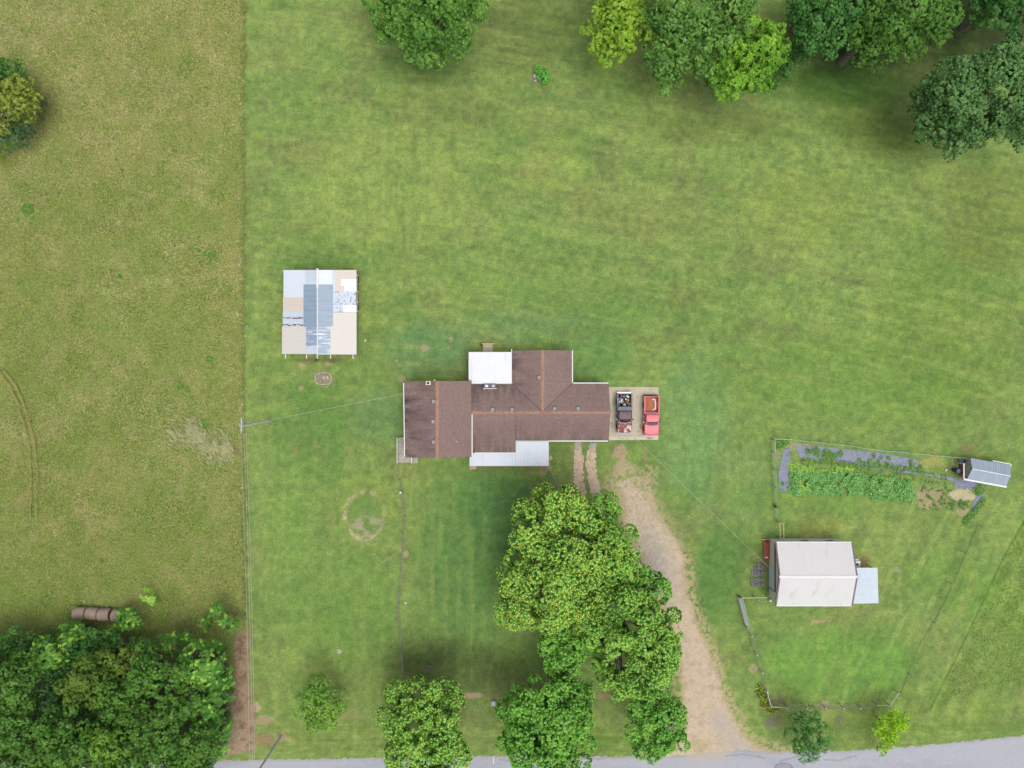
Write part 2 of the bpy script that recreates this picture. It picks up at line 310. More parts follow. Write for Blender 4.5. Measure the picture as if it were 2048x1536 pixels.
for i in range(60):                      # stray thin spots all over the yard
    x, y = rng.uniform(500, 2040), rng.uniform(140, 1480); bare(x, y, rng.uniform(3, 9), rng.uniform(2, 6), (152 + rng.integers(16), 152, 98), .5, .55, rng.uniform(0, 180))
# the ring where a pool once stood
rd = np.hypot((PX - 729) / 1.0, (PY - 1031) / 1.18); ring = np.exp(-((rd - 40) / 4.5) ** 2) * (.6 + .5 * sst(740, 700, PX) + .4 * sst(1040, 1080, PY))
C = mixc(C, ring * sst(.3, .6, n5) * .9, (192, 180, 140)); C = mixc(C, sst(38, 30, rd) * .5, (106, 142, 76))
C = mixc(C, sst(40, 34, rd) * sst(1015, 1050, PY) * sst(.42, .58, fbm(PX, PY, 12, 3, 3)) * .7, (178, 166, 140))
# edges where fences and tracks kill the grass
for P, wd, rgb, ww in [([(801, 985), (808, 1025), (806, 1080), (803, 1170), (795, 1230), (800, 1290), (806, 1350)], 1.6, (136, 128, 96), .7), ([(487, 0), (486, 300), (484, 500), (487, 700), (488, 850)], 2.2, (96, 104, 56), .8),
                       ([(1508, 1250), (1520, 1310), (1538, 1400)], 2, (110, 130, 88), .5), ([(1955, 1050), (1930, 1110), (1905, 1170), (1870, 1240), (1838, 1290), (1800, 1390)], 1.5, (74, 112, 54), .75),
                       ([(2060, 1022), (2010, 1110), (1990, 1150), (1965, 1205), (1935, 1270), (1905, 1330), (1860, 1420)], 2.2, (72, 110, 40), .75), ([(820, 1080), (790, 1110), (765, 1125)], 2, (170, 160, 120), .5),
                       ([(1080, 890), (1090, 950)], 3, (150, 130, 96), .6), ([(945, 938), (1095, 938)], 5, (120, 108, 74), .5)]:
    C = mixc(C, ww * np.exp(-(dline(PX, PY, P) / wd) ** 2) * (.4 + 1.0 * n5), rgb)
# meadow ground, west of the mown edge
n5m = fbm(PX, PY, 7, 11, 2)
edge = 489 + 3 * (vn(PY, PY * 0, 40, 3) - .5) + 2 * (n6 - .5) + np.where(PY > 850, (PY - 850) * .012, (PY - 850) * .004) * 1.0
mead = sst(1.5, -1.5, PX - edge - 6 * (n5m - .5)) * sst(1490, 1480, PY)
CM = np.ones_like(C) * np.array(A(126, 140, 76))
def mixm(m, rgb):
    global CM
    m = np.clip(m, 0, 1)[..., None]; CM = CM * (1 - m) + np.array(A(*rgb)) * m
mixm(sst(.45, .7, n1), (142, 138, 84)); mixm(sst(.5, .3, n2) * .8, (104, 118, 56)); mixm(sst(.5, .75, fbm(PX, PY, 30, 3, 4)) * .8, (158, 148, 102)); mixm(sst(.55, .3, n3) * .5, (96, 104, 52))
C = C * (1 - mead[..., None]) + CM * mead[..., None]
# tan litter under the wires next to the wood, and forest floor with canopy shade put into its colour
lit = sst(6, -6, sdf(PX, PY, [(474, 1262), (497, 1262), (499, 1380), (512, 1420), (510, 1500), (440, 1512), (380, 1500), (440, 1400)]) + 14 * (n5 - .5) + 6 * (n6 - .5))
C = mixc(C, lit * .95, (168, 144, 118)); C = mixc(C, lit * sst(.5, .62, n5) * .6, (120, 94, 76)); C = mixc(C, lit * sst(.55, .7, n6) * .5, (190, 164, 136))
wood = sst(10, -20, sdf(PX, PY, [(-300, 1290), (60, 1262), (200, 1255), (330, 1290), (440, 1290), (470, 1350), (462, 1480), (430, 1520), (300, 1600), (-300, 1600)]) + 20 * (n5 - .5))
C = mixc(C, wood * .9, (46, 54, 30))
C = mixc(C, sst(30, -30, sdf(PX, PY, [(1590, -40), (1590, 70), (1700, 130), (1960, 60), (1960, 110), (2120, 90), (2120, -60)]) + 40 * (n5 - .5)) * .9, (38, 48, 22))  # floor between the top-right crowns: their shade painted in as near-black green
# far country beyond the frame: plain fields
far = sst(70, 110, np.hypot(X, Y * 1.1)); C = mixc(C, far * .6, (112, 136, 70))
# worn, gravelly soil around the tracks
DRV = [(1214, 975), (1236, 1000), (1262, 1080), (1290, 1150), (1340, 1250), (1362, 1330), (1366, 1400), (1374, 1440), (1366, 1480), (1345, 1500), (1290, 1513), (1290, 1528), (1640, 1524), (1560, 1506), (1515, 1498), (1480, 1462), (1450, 1400), (1432, 1340), (1400, 1265), (1372, 1180), (1366, 1110), (1338, 1060), (1318, 1030), (1302, 985), (1300, 935), (1280, 960), (1262, 935), (1236, 930)]
sd = sdf(PX, PY, DRV)
C = mixc(C, sst(26, 0, sd + 26 * (n5 - .5)) * sst(.38, .6, n6 + .1 * n5) * .8 * (PY > 930), (178, 168, 126))
rim = sst(34, 8, sd) * sst(1080, 1130, PY) * (PX > 1300); C = mixc(C, rim * sst(.44, .58, n6) * .75, (190, 176, 130)); C = mixc(C, sst(6, -2, sd + 8 * (n5 - .5)) * .85 * sst(920, 1010, PY + 70 * (n6 - .5)), (196, 178, 146))
TRK = [(1156, 884), (1158, 920), (1157, 960), (1166, 1000), (1180, 1040)], [(1187, 886), (1181, 915), (1185, 950), (1192, 990), (1205, 1040)]
C = mixc(C, np.exp(-(dline(PX, PY, TRK[0]) / 14) ** 2) * sst(.4, .6, n5) * .5, (170, 150, 116))
ground = npmesh('ground', np.stack([X, Y, np.zeros_like(X)], -1).reshape(-1, 3),
    (lambda r, c: (r * len(gx) + c)[..., None] + np.array([0, 1, len(gx) + 1, len(gx)]))(*np.meshgrid(np.arange(len(gy) - 1), np.arange(len(gx) - 1), indexing='ij')).reshape(-1, 4),
    M_ground, None, C.reshape(-1, 3))
tag(ground, kind='structure')
GC = C; del PX, PY
def ground_col(x, y):
    i = np.clip(((x + 76) / .16).round().astype(int) + 8, 0, len(gx) - 1); j = np.clip(((y + 60) / .16).round().astype(int) + 8, 0, len(gy) - 1); return GC[j, i]
def sheet(name, px0, px1, py0, py1, res, fn, z, mat, kind='structure', label=None, cat=None, bumpz=0.0):
    """a thin sheet on the ground whose ragged outline is where fn(px,py) -> (keep, colour) keeps cells; res in photo px"""
    xs = np.arange(px0, px1, res); ys = np.arange(py0, py1, res); a, b = np.meshgrid(xs, ys)
    keep, _ = fn(a + res / 2, b + res / 2); keep = keep[:-1, :-1]
    _, col = fn(a, b); zz = z + (bumpz * vn(a, b, 3, 2) if bumpz else 0)
    V = np.stack([(a - 1024) * S, (768 - b) * S, np.zeros_like(a) + zz], -1).reshape(-1, 3); n = len(xs)
    r, c = np.nonzero(keep); F = (r * n + c)[:, None] + np.array([n, n + 1, 1, 0])
    used = np.unique(F); mp = np.full(len(V), -1); mp[used] = np.arange(len(used))
    o = npmesh(name, V[used], mp[F], mat, None, col.reshape(-1, 3)[used])
    return tag(o, label, cat, kind=kind)
M_grav = attr_mat('gravel', fine=0.22, fsc=9, f2=(40, .18), bump=.8); M_asph = attr_mat('asphalt', fine=0.07, fsc=6, f2=(60, .10), rough=.85, bump=.2)
def cmix(c, m, rgb): m = np.clip(m, 0, 1)[..., None]; return c * (1 - m) + np.array(A(*rgb)) * m
def f_drive(x, y):
    a = fbm(x, y, 12, 2, 3); b = fbm(x, y, 4, 6, 2); c = np.ones(x.shape + (3,)) * np.array(A(208, 190, 162))
    c = cmix(c, np.exp(-((x - 1290 - .35 * (y - 1040)) / 26) ** 2) * np.exp(-((y - 1110) / 70) ** 2) * .9, (186, 180, 172))
    c = cmix(c, sst(.5, .7, a) * .5, (188, 168, 146)); c = cmix(c, sst(.56, .72, b) * .4, (224, 204, 180)); c = cmix(c, sst(.40, .28, b) * .25, (160, 140, 118))
    c = cmix(c, sst(40, 0, dline(x, y, [(1440, 1440), (1470, 1490), (1510, 1515)])) * .6, (190, 180, 172))
    k = sdf(x, y, DRV) + 18 * (a - .5) + 16 * (b - .5) + 12 * sst(1060, 990, y) < -3
    tuft = (np.exp(-(((x - 1398) / 24) ** 2 + ((y - 1492) / 16) ** 2)) * (.4 + a + .6 * (b - .3)) > .52)
    thin = (b + .9 * (a - .5) < .60 - .38 * sst(930, 1070, y)) & (y < 1110)
    top = 1524 - .028 * (x - 1290)
    return k & ~tuft & ~thin & (y < top), c
sheet('driveway', 1200, 1560, 925, 1530, 1.1, f_drive, .004, M_grav)
def f_track(P, wid):
    def f(x, y):
        a = fbm(x, y, 9, 3, 3); b = fbm(x, y, 3.6, 6, 2); c = np.ones(x.shape + (3,)) * np.array(A(210, 186, 162))
        c = cmix(c, sst(.52, .7, b) * .5, (226, 206, 182)); c = cmix(c, sst(.42, .3, b) * .35, (172, 150, 124)); c = cmix(c, sst(905, 890, y) * .9, (176, 174, 170))
        ww = wid * (.62 + .38 * sst(884, 930, y)) + 4 * (a - .5) + 7 * (b - .5); return (dline(x, y, P) < ww) & (b > .17), c
    return f
sheet('driveway_track', 1135, 1200, 884, 1045, 1.1, f_track(TRK[0], 9.5), .004, M_grav)
sheet('driveway_track', 1165, 1225, 886, 1045, 1.1, f_track(TRK[1], 10), .004, M_grav)
RT = [(-1400, 1526), (430, 1521), (1000, 1511), (1290, 1514), (1350, 1512), (1480, 1499), (1540, 1504), (1640, 1503), (1700, 1501), (1830, 1492), (2048, 1471), (3600, 1290)]
def f_road(x, y):
    top = np.interp(x, [p[0] for p in RT], [p[1] for p in RT]); a = fbm(x, y, 14, 2, 3); b = fbm(x, y, 4, 6, 2); c = np.ones(x.shape + (3,)) * np.array(A(180, 182, 190))
    c = cmix(c, sst(.45, .7, fbm(x * .3, y, 26, 3, 3)) * .5, (166, 168, 178)); c = cmix(c, sst(.5, .66, b) * .3, (194, 194, 198)); c = cmix(c, sst(8, 0, y - top) * .45 * a * 2, (168, 156, 140))
    c = cmix(c, sst(60, 20, abs(x - 1420)) * sst(30, 4, y - top) * .7, (200, 186, 166))
    pt = (((x - 1567) / 17) ** 2 + ((y - 1535) / 9) ** 2); c = cmix(c, sst(1.15, .95, pt) * .6, (148, 148, 160)); c = cmix(c, np.exp(-((pt - 1) / .16) ** 2) * .8, (110, 112, 122))
    for P in [[(1560, 1522), (1590, 1514), (1625, 1508)], [(1450, 1512), (1485, 1508), (1530, 1516)], [(1648, 1519), (1680, 1521), (1712, 1511)], [(1000, 1519), (1040, 1524), (1180, 1518)], [(1100, 1512), (1200, 1518), (1228, 1511)]]:
        c = cmix(c, np.exp(-(dline(x, y + 3 * (a - .5), P) / 1.1) ** 2) * .6, (128, 126, 128))
    return (y > top + 2.6 * (b - .5) * 2 + 3 * (a - .5)) & (y < top + 92), c
sheet('road', -200, 2300, 1462, 1632, 1.6, f_road, .008, M_asph)
lw = MB(); lw.box((W(987, 1521).x, W(987, 1521).y, .0145), (.1, .95, .003)); tag(lw.build('road_mark', pm('worn_white_paint', A(235, 235, 235), .8, .2, 6)), kind='structure')
# roads further out, beyond the finely drawn stretch
mb = MB(); mb.add([(-400, W(0, 1526).y, .008), W(-200, 1526, .008), W(-200, 1614, .008), (-400, W(0, 1616).y, .008)], [(0, 1, 2, 3)]); mb.add([W(2298, 1443, .008), W(6000, 1000, .008), W(6000, 1092, .008), W(2298, 1534, .008)], [(0, 1, 2, 3)])
tag(mb.build('road', pm('asphalt_plain', A(178, 180, 188), .9, .1, 3)), kind='structure')
# ================================================================ VEGETATION
M_leaf = attr_mat('leaves', transl=0.15, fine=0.0, rough=0.55); M_grass = attr_mat('tall_grass', transl=0.2, fine=0.0, rough=0.8)
M_bark = pm('bark', A(120, 108, 92), .95, .35, 3, bump=.8, strtch=(3, 3, .7)); M_deadwood = pm('bare_grey_wood', A(176, 172, 164), .95, .2, 5)
def nrm(v): return v / (np.linalg.norm(v, axis=1, keepdims=True) + 1e-9)
def leafquads(c, d, up, L, Wd):
    """kite-shaped leaves: base c, direction d, normal near up"""
    s = nrm(np.cross(d, up)); n = nrm(np.cross(s, d))
    a = c; b = c + d * (L * .45)[:, None] + s * (Wd * .5)[:, None] + n * (L * .06)[:, None]; t = c + d * L[:, None] - n * (L * .10)[:, None]; e = c + d * (L * .45)[:, None] - s * (Wd * .5)[:, None] + n * (L * .06)[:, None]
    return np.stack([a, b, t, e], 1)
def fib(n):
    i = np.arange(n) + .5; ph = np.arccos(1 - 2 * i / n); th = math.pi * (1 + 5 ** .5) * i
    return np.stack([np.cos(th) * np.sin(ph), np.sin(th) * np.sin(ph), np.cos(ph)], 1)
def crown_points(lobes, dens, r, zs=1.0, sub=(0.24, .40), gap=.1):
    cs, rs = [], []
    for (c, R) in lobes:
        n = int(6 + 2.7 * R ** 1.35); D = fib(n) + r.normal(0, .11, (n, 3)); D = nrm(D); D = D[D[:, 2] > -.45]
        rr = np.clip(R * r.uniform(*sub, len(D)), .45, 2.1); cc = np.array(c) + D * (R - rr * .85)[:, None] * np.array([1, 1, zs]) * r.uniform(.66, 1.16, (len(D), 1))
        cs.append(cc); rs.append(rr)
        cs.append(np.array([c])); rs.append(np.array([R * .46]))
    cs = np.concatenate(cs); rs = np.concatenate(rs); P, N, SB = [], [], []
    for k, (c, q) in enumerate(zip(cs, rs)):
        m = max(6, int(dens * 12.5 * q * q)); D = nrm(r.normal(0, 1, (m, 3))); D = D[D[:, 2] > -.55]
        P.append(c + D * q * r.uniform(.80, 1.06, (len(D), 1)) * np.array([1, 1, .85])); N.append(D); SB.append(np.full(len(D), k))
    P = np.concatenate(P); N = np.concatenate(N); SB = np.concatenate(SB); keep = np.ones(len(P), bool)
    for k, (c, q) in enumerate(zip(cs, rs)):
        dd = np.linalg.norm((P - c) / np.array([1, 1, .85]), axis=1); keep &= ~((dd < q * .74) & (SB != k))
    g = fbm(P[:, 0] + 50 + P[:, 2], P[:, 1] + 50 - P[:, 2] * .6, 1.7, 2, 2); keep &= g > .08 + gap * 2.0
    return P[keep], N[keep], SB[keep], len(cs)
def foliage(P, N, SB, ns, pal, leaf, style, r, tipw=.5):
    """pal: dark, mid, light, tip (leaf colours)"""
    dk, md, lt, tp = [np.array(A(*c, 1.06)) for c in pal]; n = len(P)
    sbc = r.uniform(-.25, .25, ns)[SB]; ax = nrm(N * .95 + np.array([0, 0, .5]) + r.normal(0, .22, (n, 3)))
    u = nrm(np.cross(ax, r.normal(0, 1, (n, 3)))); v = np.cross(ax, u); tone = np.clip(.5 + sbc * .8 + r.normal(0, .14, n) + .12 * N[:, 2], 0, 1)  # upward sprigs toned lighter: light from above put into the leaf colour
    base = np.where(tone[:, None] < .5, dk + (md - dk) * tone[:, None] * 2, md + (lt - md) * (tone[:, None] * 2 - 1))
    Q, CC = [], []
    def ring(k, tilt, Lk, wk, off, colf, ph0=0, sel=None):
        ii = np.arange(n) if sel is None else np.nonzero(sel)[0]
        for j in range(k):
            a = ph0 + 2 * math.pi * j / k + r.uniform(-.35, .35, len(ii)); L = leaf * Lk * r.uniform(.75, 1.2, len(ii))
            d = nrm((u[ii] * np.cos(a)[:, None] + v[ii] * np.sin(a)[:, None]) * math.cos(tilt) + ax[ii] * math.sin(tilt) + r.normal(0, .13, (len(ii), 3)))
            Q.append(leafquads(P[ii] + ax[ii] * off, d, ax[ii], L, L * wk)); CC.append(np.repeat((colf(ii) * r.uniform(.82, 1.18, (len(ii), 1)))[:, None], 4, 1))
    if style == 'maple':
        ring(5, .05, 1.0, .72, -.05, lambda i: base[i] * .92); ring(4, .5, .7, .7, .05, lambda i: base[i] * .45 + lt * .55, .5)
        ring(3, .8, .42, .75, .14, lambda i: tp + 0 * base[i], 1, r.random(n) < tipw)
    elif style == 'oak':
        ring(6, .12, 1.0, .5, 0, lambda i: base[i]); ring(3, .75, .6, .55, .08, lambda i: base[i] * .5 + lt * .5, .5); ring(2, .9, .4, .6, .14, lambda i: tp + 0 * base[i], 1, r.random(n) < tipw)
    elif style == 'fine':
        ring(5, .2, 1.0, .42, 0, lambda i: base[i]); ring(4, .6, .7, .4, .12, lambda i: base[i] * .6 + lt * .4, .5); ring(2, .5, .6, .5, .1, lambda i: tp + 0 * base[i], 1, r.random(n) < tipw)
    elif style == 'frond':                 # long drooping compound leaves of paired leaflets
        for j in range(6):
            a = 2 * math.pi * j / 6 + r.uniform(-.4, .4, n); FL = leaf * 2.6 * r.uniform(.7, 1.15, n)
            d = nrm((u * np.cos(a)[:, None] + v * np.sin(a)[:, None]) * .93 + ax * .38); s = nrm(np.cross(d, ax)); isT = r.random(n) < tipw * .16
            for q in range(7):
                t = (q + 1) / 7.0; c = P + d * (FL * t)[:, None] - ax * (FL * .38 * t * t)[:, None]
                L = FL * .30 * (1.05 - .55 * abs(t - .45) * 1.6)
                for sg in (-1, 1):
                    dd = nrm(s * sg + d * .55 - ax * .15 + r.normal(0, .08, (n, 3))); Q.append(leafquads(c, dd, ax, L, L * .42))
                    cc = np.where(isT[:, None], tp, base * (.8 + .4 * t) + .12 * t * lt) * r.uniform(.85, 1.15, (n, 1)); CC.append(np.repeat(cc[:, None], 4, 1))
    V = np.concatenate(Q).reshape(-1, 3); F = np.arange(len(V)).reshape(-1, 4); return V, F, np.concatenate(CC).reshape(-1, 3)
def make_tree(name, label, lobes, pal, leaf=.3, style='maple', dens=4.5, group=None, seed=0, cat='tree', trunk_r=.28, tipw=.5, zs=1.0, lean=None, bare=None, gap=.1, sub=(.24, .40), stems=1):
    r = np.random.default_rng(seed + 100); L3 = []
    for l in lobes:
        c = W(l[0], l[1], l[3]); L3.append((tuple(c), l[2] * S * (H - l[3]) / H * (1.1 if style != 'frond' else 1.0)))
    wgt = sum(R for _, R in L3); bx = sum(c[0] * R for c, R in L3) / wgt; by = sum(c[1] * R for c, R in L3) / wgt
    if lean: bx, by = W(*lean).x, W(*lean).y
    t = thing(name, label, cat, (bx, by, 0), group); P, N, SB, ns = crown_points(L3, dens, r, zs, sub=sub, gap=gap)
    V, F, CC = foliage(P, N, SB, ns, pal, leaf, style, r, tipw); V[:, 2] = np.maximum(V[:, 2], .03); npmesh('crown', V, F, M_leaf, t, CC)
    mb = MB(); rr = random.Random(seed); zt = min(c[2] for c, R in L3) - .2; fork = Vector((bx, by, max(.25, zt * .55)))
    mb.tube([(bx, by, -.1), (bx, by, .15), (bx + .05, by, fork.z * .5), fork], trunk_r * 1.35, 10, trunk_r * .85)
    for (c, R) in L3:
        c = Vector(c); m = (fork + c) / 2 + Vector((rr.uniform(-.3, .3), rr.uniform(-.3, .3), .2 * R)); mb.tube([fork - Vector((0, 0, .1)), m, c], trunk_r * .6, 7, trunk_r * .22)
        for k in range(5 if R > 2 else 3):
            a = rr.uniform(0, 6.28); e = c + Vector((math.cos(a) * R * .78, math.sin(a) * R * .78, R * .35 * rr.uniform(-.2, 1))); mb.tube([m.lerp(c, rr.uniform(.3, 1)), (c + e) / 2 + Vector((0, 0, .12 * R)), e], trunk_r * .26, 5, .02)
    mb.build('trunk', M_bark, t)
    if bare:                              # dead twigs that stick out of the crown
        for (px, py, z, n, ln) in bare:
            mb = MB(); b = W(px, py, z)
            for k in range(n):
                a = rr.uniform(0, 6.28); e = b + Vector((math.cos(a) * ln * rr.uniform(.5, 1), math.sin(a) * ln * rr.uniform(.5, 1), rr.uniform(-.1, .5))); mid = (b + e) / 2 + Vector((rr.uniform(-.15, .15), rr.uniform(-.15, .15), .1))
                mb.tube([b, mid, e], .03, 4, .012); mb.tube([mid, mid + (e - b) * .35 + Vector((rr.uniform(-.4, .4), rr.uniform(-.4, .4), .1))], .02, 4, .01)
            mb.build('dead_branch', M_deadwood, t)
    return t
P_MAP = [(38, 86, 32), (82, 134, 50), (138, 186, 78), (198, 212, 92)]; P_MAPY = [(38, 84, 32), (82, 134, 50), (142, 188, 78), (220, 214, 100)]
P_MAP2 = [(36, 84, 30), (76, 132, 48), (124, 178, 70), (166, 204, 84)]; P_DK = [(38, 76, 30), (70, 116, 46), (104, 150, 66), (160, 188, 84)]
P_OAK = [(36, 76, 28), (74, 118, 46), (122, 162, 74), (168, 188, 90)]; P_LT = [(70, 112, 30), (116, 154, 44), (150, 180, 60), (176, 196, 70)]
P_BR = [(54, 98, 24), (90, 138, 38), (124, 170, 52), (150, 188, 64)]; P_SIL = [(28, 66, 26), (60, 104, 46), (110, 146, 84), (176, 192, 148)]
P_WD = [(34, 70, 26), (66, 108, 38), (104, 146, 58), (136, 172, 74)]; P_WD2 = [(30, 70, 28), (56, 104, 44), (94, 142, 66), (126, 168, 80)]
P_WD3 = [(44, 74, 26), (80, 108, 38), (114, 142, 54), (146, 168, 74)]; P_FR = [(32, 74, 30), (60, 110, 44), (104, 152, 62), (156, 198, 76)]
P_SP = [(58, 100, 36), (96, 142, 52), (130, 172, 66), (164, 196, 72)]
g1 = 'maples between the driveway and the front lawn'
make_tree('maple_tree', 'largest maple with yellow leaf tips, west side of the clump by the driveway', [(1075, 1065, 62, 10), (1125, 1040, 66, 10.5), (1060, 1150, 58, 9), (1120, 1130, 72, 11.5), (1100, 1010, 44, 8.5), (1045, 1210, 50, 7.5), (1165, 1110, 55, 11), (1105, 1200, 60, 9.5), (1175, 1195, 52, 9)], P_MAPY, .235, dens=10, group=g1, seed=1, tipw=.75, trunk_r=.4, gap=.13)
make_tree('maple_tree', 'yellow tipped maple touching the gravel, east side of the clump by the driveway', [(1228, 1082, 46, 9.5), (1238, 1125, 46, 9.5), (1195, 1130, 50, 10.5), (1212, 1172, 40, 8.5)], P_MAP, .23, dens=10, group=g1, seed=2, tipw=.8, trunk_r=.3, gap=.12)
make_tree('maple_tree', 'small round maple right below the two gravel wheel tracks', [(1203, 1022, 37, 7), (1198, 1058, 36, 6.5)], P_MAP, .225, dens=10, group=g1, seed=3, tipw=.35, trunk_r=.2)
make_tree('maple_tree', 'darker green maple reaching spiky twigs over the pale gravel', [(1290, 1172, 44, 6.5), (1322, 1165, 18, 6), (1265, 1195, 36, 7), (1310, 1185, 30, 6)], P_MAP2, .23, dens=8.5, group=g1, seed=4, tipw=.2, trunk_r=.2, gap=.13)
make_tree('maple_tree', 'big leafy maple at the lower end of the clump with a bare grey patch', [(1250, 1235, 66, 10), (1300, 1265, 60, 10), (1190, 1245, 48, 8.5), (1290, 1330, 64, 10.5), (1235, 1300, 52, 9.5), (1320, 1300, 44, 9), (1245, 1355, 42, 8.5), (1222, 1288, 44, 8), (1205, 1300, 30, 7), (1240, 1325, 44, 9), (1215, 1325, 34, 7.5)], P_MAP, .235, dens=10, group=g1, seed=5, tipw=.6, trunk_r=.38, bare=[(1222, 1308, 11, 14, 1.2), (1230, 1212, 12, 8, .8)], gap=.12)
make_tree('maple_tree', 'small green maple at the lower left tip of the clump', [(1122, 1290, 46, 7.5), (1125, 1330, 36, 6.5), (1158, 1285, 34, 7), (1140, 1255, 30, 7)], P_MAP2, .23, dens=10, group=g1, seed=6, tipw=.6, trunk_r=.2)
g2 = 'maples in a row along the road'
make_tree('maple_tree', 'dense rounded maple with yellow lower edge, first of the roadside row', [(820, 1420, 58, 8.5), (880, 1405, 50, 8.5), (862, 1470, 66, 9.5), (815, 1495, 52, 8), (895, 1510, 52, 8), (850, 1540, 60, 8)], P_MAP, .23, dens=10, group=g2, seed=7, tipw=.75, trunk_r=.35, gap=.14)
make_tree('maple_tree', 'open crowned green maple overhanging the road, middle of the roadside row', [(1060, 1410, 55, 8), (1125, 1400, 50, 7.5), (1085, 1465, 68, 9), (1145, 1450, 50, 8), (1050, 1480, 48, 7.5), (1110, 1515, 60, 8), (1160, 1385, 30, 6)], P_MAP2, .24, dens=9.5, group=g2, seed=8, tipw=.35, trunk_r=.3, gap=.12)
make_tree('maple_tree', 'green maple with bare silver twigs beside the mouth of the driveway', [(1305, 1415, 44, 7.5), (1335, 1425, 36, 7.5), (1300, 1462, 46, 8), (1338, 1470, 36, 7), (1310, 1495, 26, 5)], P_MAP2, .23, dens=9.5, group=g2, seed=9, tipw=.3, trunk_r=.25, bare=[(1340, 1455, 9.2, 12, 1.6), (1297, 1465, 9.6, 9, 1.2)], gap=.11)
make_tree('young_tree', 'small sparse young tree standing alone on the lower left lawn', [(640, 1385, 30, 4.5), (665, 1408, 28, 4.5), (612, 1405, 27, 4), (642, 1432, 30, 4), (640, 1408, 30, 4.6), (625, 1440, 18, 3.5)], P_SP, .2, 'fine', dens=9, seed=10, tipw=.3, trunk_r=.1, gap=.13, sub=(.28, .5))
make_tree('young_tree', 'feathery dark green young tree between the corner fence and the road', [(1612, 1435, 26, 4), (1600, 1470, 30, 4), (1630, 1470, 30, 4.5), (1615, 1500, 22, 3.5)], [(36, 80, 36), (62, 112, 52), (94, 144, 68), (124, 168, 76)], .18, 'fine', dens=10, seed=11, tipw=.2, trunk_r=.09, gap=.13, sub=(.25, .5))
make_tree('young_tree', 'bright lime young tree by the right end of the front fence', [(1790, 1435, 24, 3.8), (1768, 1455, 26, 3.8), (1775, 1478, 18, 3), (1763, 1500, 9, 2), (1800, 1450, 14, 3)], [(80, 128, 14), (122, 168, 18), (158, 196, 36), (196, 214, 40)], .2, 'fine', dens=9, seed=12, tipw=.5, trunk_r=.08, gap=.1)
make_tree('oak_tree', 'large dark leafy tree standing alone at the top edge of the lawn', [(855, 30, 75, 9), (800, 0, 60, 8.5), (920, 10, 52, 8.5), (845, 85, 50, 6.5), (900, 70, 46, 6.5), (790, 45, 46, 7), (850, -50, 90, 10)], [(42, 84, 28), (76, 122, 44), (112, 154, 66), (180, 210, 74)], .32, 'fine', dens=6, seed=13, tipw=.12, trunk_r=.42, gap=.12, bare=[(922, 92, 3, 2, .6)])
g3 = 'big trees along the top edge'
make_tree('walnut_tree', 'light yellow green tree at the left end of the top tree line', [(1232, 20, 52, 9), (1260, 60, 44, 8.5), (1205, 60, 36, 7.5), (1215, 100, 34, 7), (1250, -40, 60, 9)], P_LT, .25, 'oak', dens=9, group=g3, seed=14, tipw=.3, trunk_r=.3)
make_tree('oak_tree', 'dull blue green oak between the yellow green and lime trees', [(1360, 40, 62, 11), (1430, 20, 60, 11), (1330, 100, 46, 9), (1400, 100, 52, 10), (1335, 150, 34, 7.5), (1460, 70, 40, 9.5), (1380, -60, 90, 12), (1300, 50, 36, 8.5), (1485, 5, 34, 9)], P_OAK, .25, 'oak', dens=9, group=g3, seed=15, tipw=.22, trunk_r=.4)
make_tree('walnut_tree', 'vivid lime green tree at the lower front of the top tree line', [(1500, 95, 48, 9), (1540, 110, 34, 8.5), (1460, 160, 44, 7.5), (1500, 150, 40, 8), (1535, 70, 30, 8), (1450, 120, 30, 8)], P_BR, .42, 'oak', dens=4.2, group=g3, seed=16, tipw=.5, trunk_r=.26)
make_tree('oak_tree', 'broad green oak right of the lime tree against the top edge', [(1640, 30, 52, 10), (1670, 0, 56, 11), (1625, 75, 36, 8.5), (1660, 80, 36, 8.5), (1610, 20, 34, 9)], P_WD2, .25, 'oak', dens=9, group=g3, seed=17, tipw=.25, trunk_r=.34, lean=(1585, 55))
make_tree('oak_tree', 'huge spreading oak with its pale trunk foot showing at the left', [(1780, 20, 66, 11), (1850, 10, 62, 11.5), (1750, 90, 40, 8.5), (1800, 85, 44, 9), (1870, 55, 36, 9.5), (1720, 60, 40, 9), (1800, -50, 90, 12), (1720, 5, 40, 10)], P_WD, .25, 'oak', dens=9, group=g3, seed=18, tipw=.3, trunk_r=.42, lean=(1682, 126))
make_tree('oak_tree', 'silvery green oak with dark underside at the right edge', [(1920, 180, 66, 11), (1990, 160, 70, 12), (1880, 240, 48, 9), (1950, 250, 54, 10), (1900, 280, 34, 8), (2040, 200, 70, 12), (1860, 200, 40, 8.5), (2040, 260, 36, 8), (1965, 215, 54, 10.5), (2010, 225, 44, 10)], P_SIL, .25, 'oak', dens=9, group=g3, seed=19, tipw=.3, trunk_r=.42)
make_tree('oak_tree', 'dark oak in the very top right corner', [(1990, 10, 46, 9), (2040, 20, 50, 9.5), (1960, 25, 28, 7.5), (2050, -40, 70, 10)], P_WD2, .25, 'oak', dens=9, group=g3, seed=20, tipw=.05, trunk_r=.36, lean=(1925, 58))
make_tree('oak_tree', 'small silver green treetop between the corner oak and the silvery oak', [(2030, 92, 30, 10), (2060, 95, 36, 10)], P_SIL, .28, 'oak', dens=9, group=g3, seed=21, tipw=.2, trunk_r=.22)
make_tree('wild_bush', 'low dark tangle of leaves between the lime tree and the broad oak', [(1590, 110, 30, 2.6), (1565, 145, 24, 2), (1615, 95, 24, 2.6), (1545, 165, 16, 1.5)], P_WD2, .26, 'fine', dens=5, seed=22, cat='bush', trunk_r=.08)
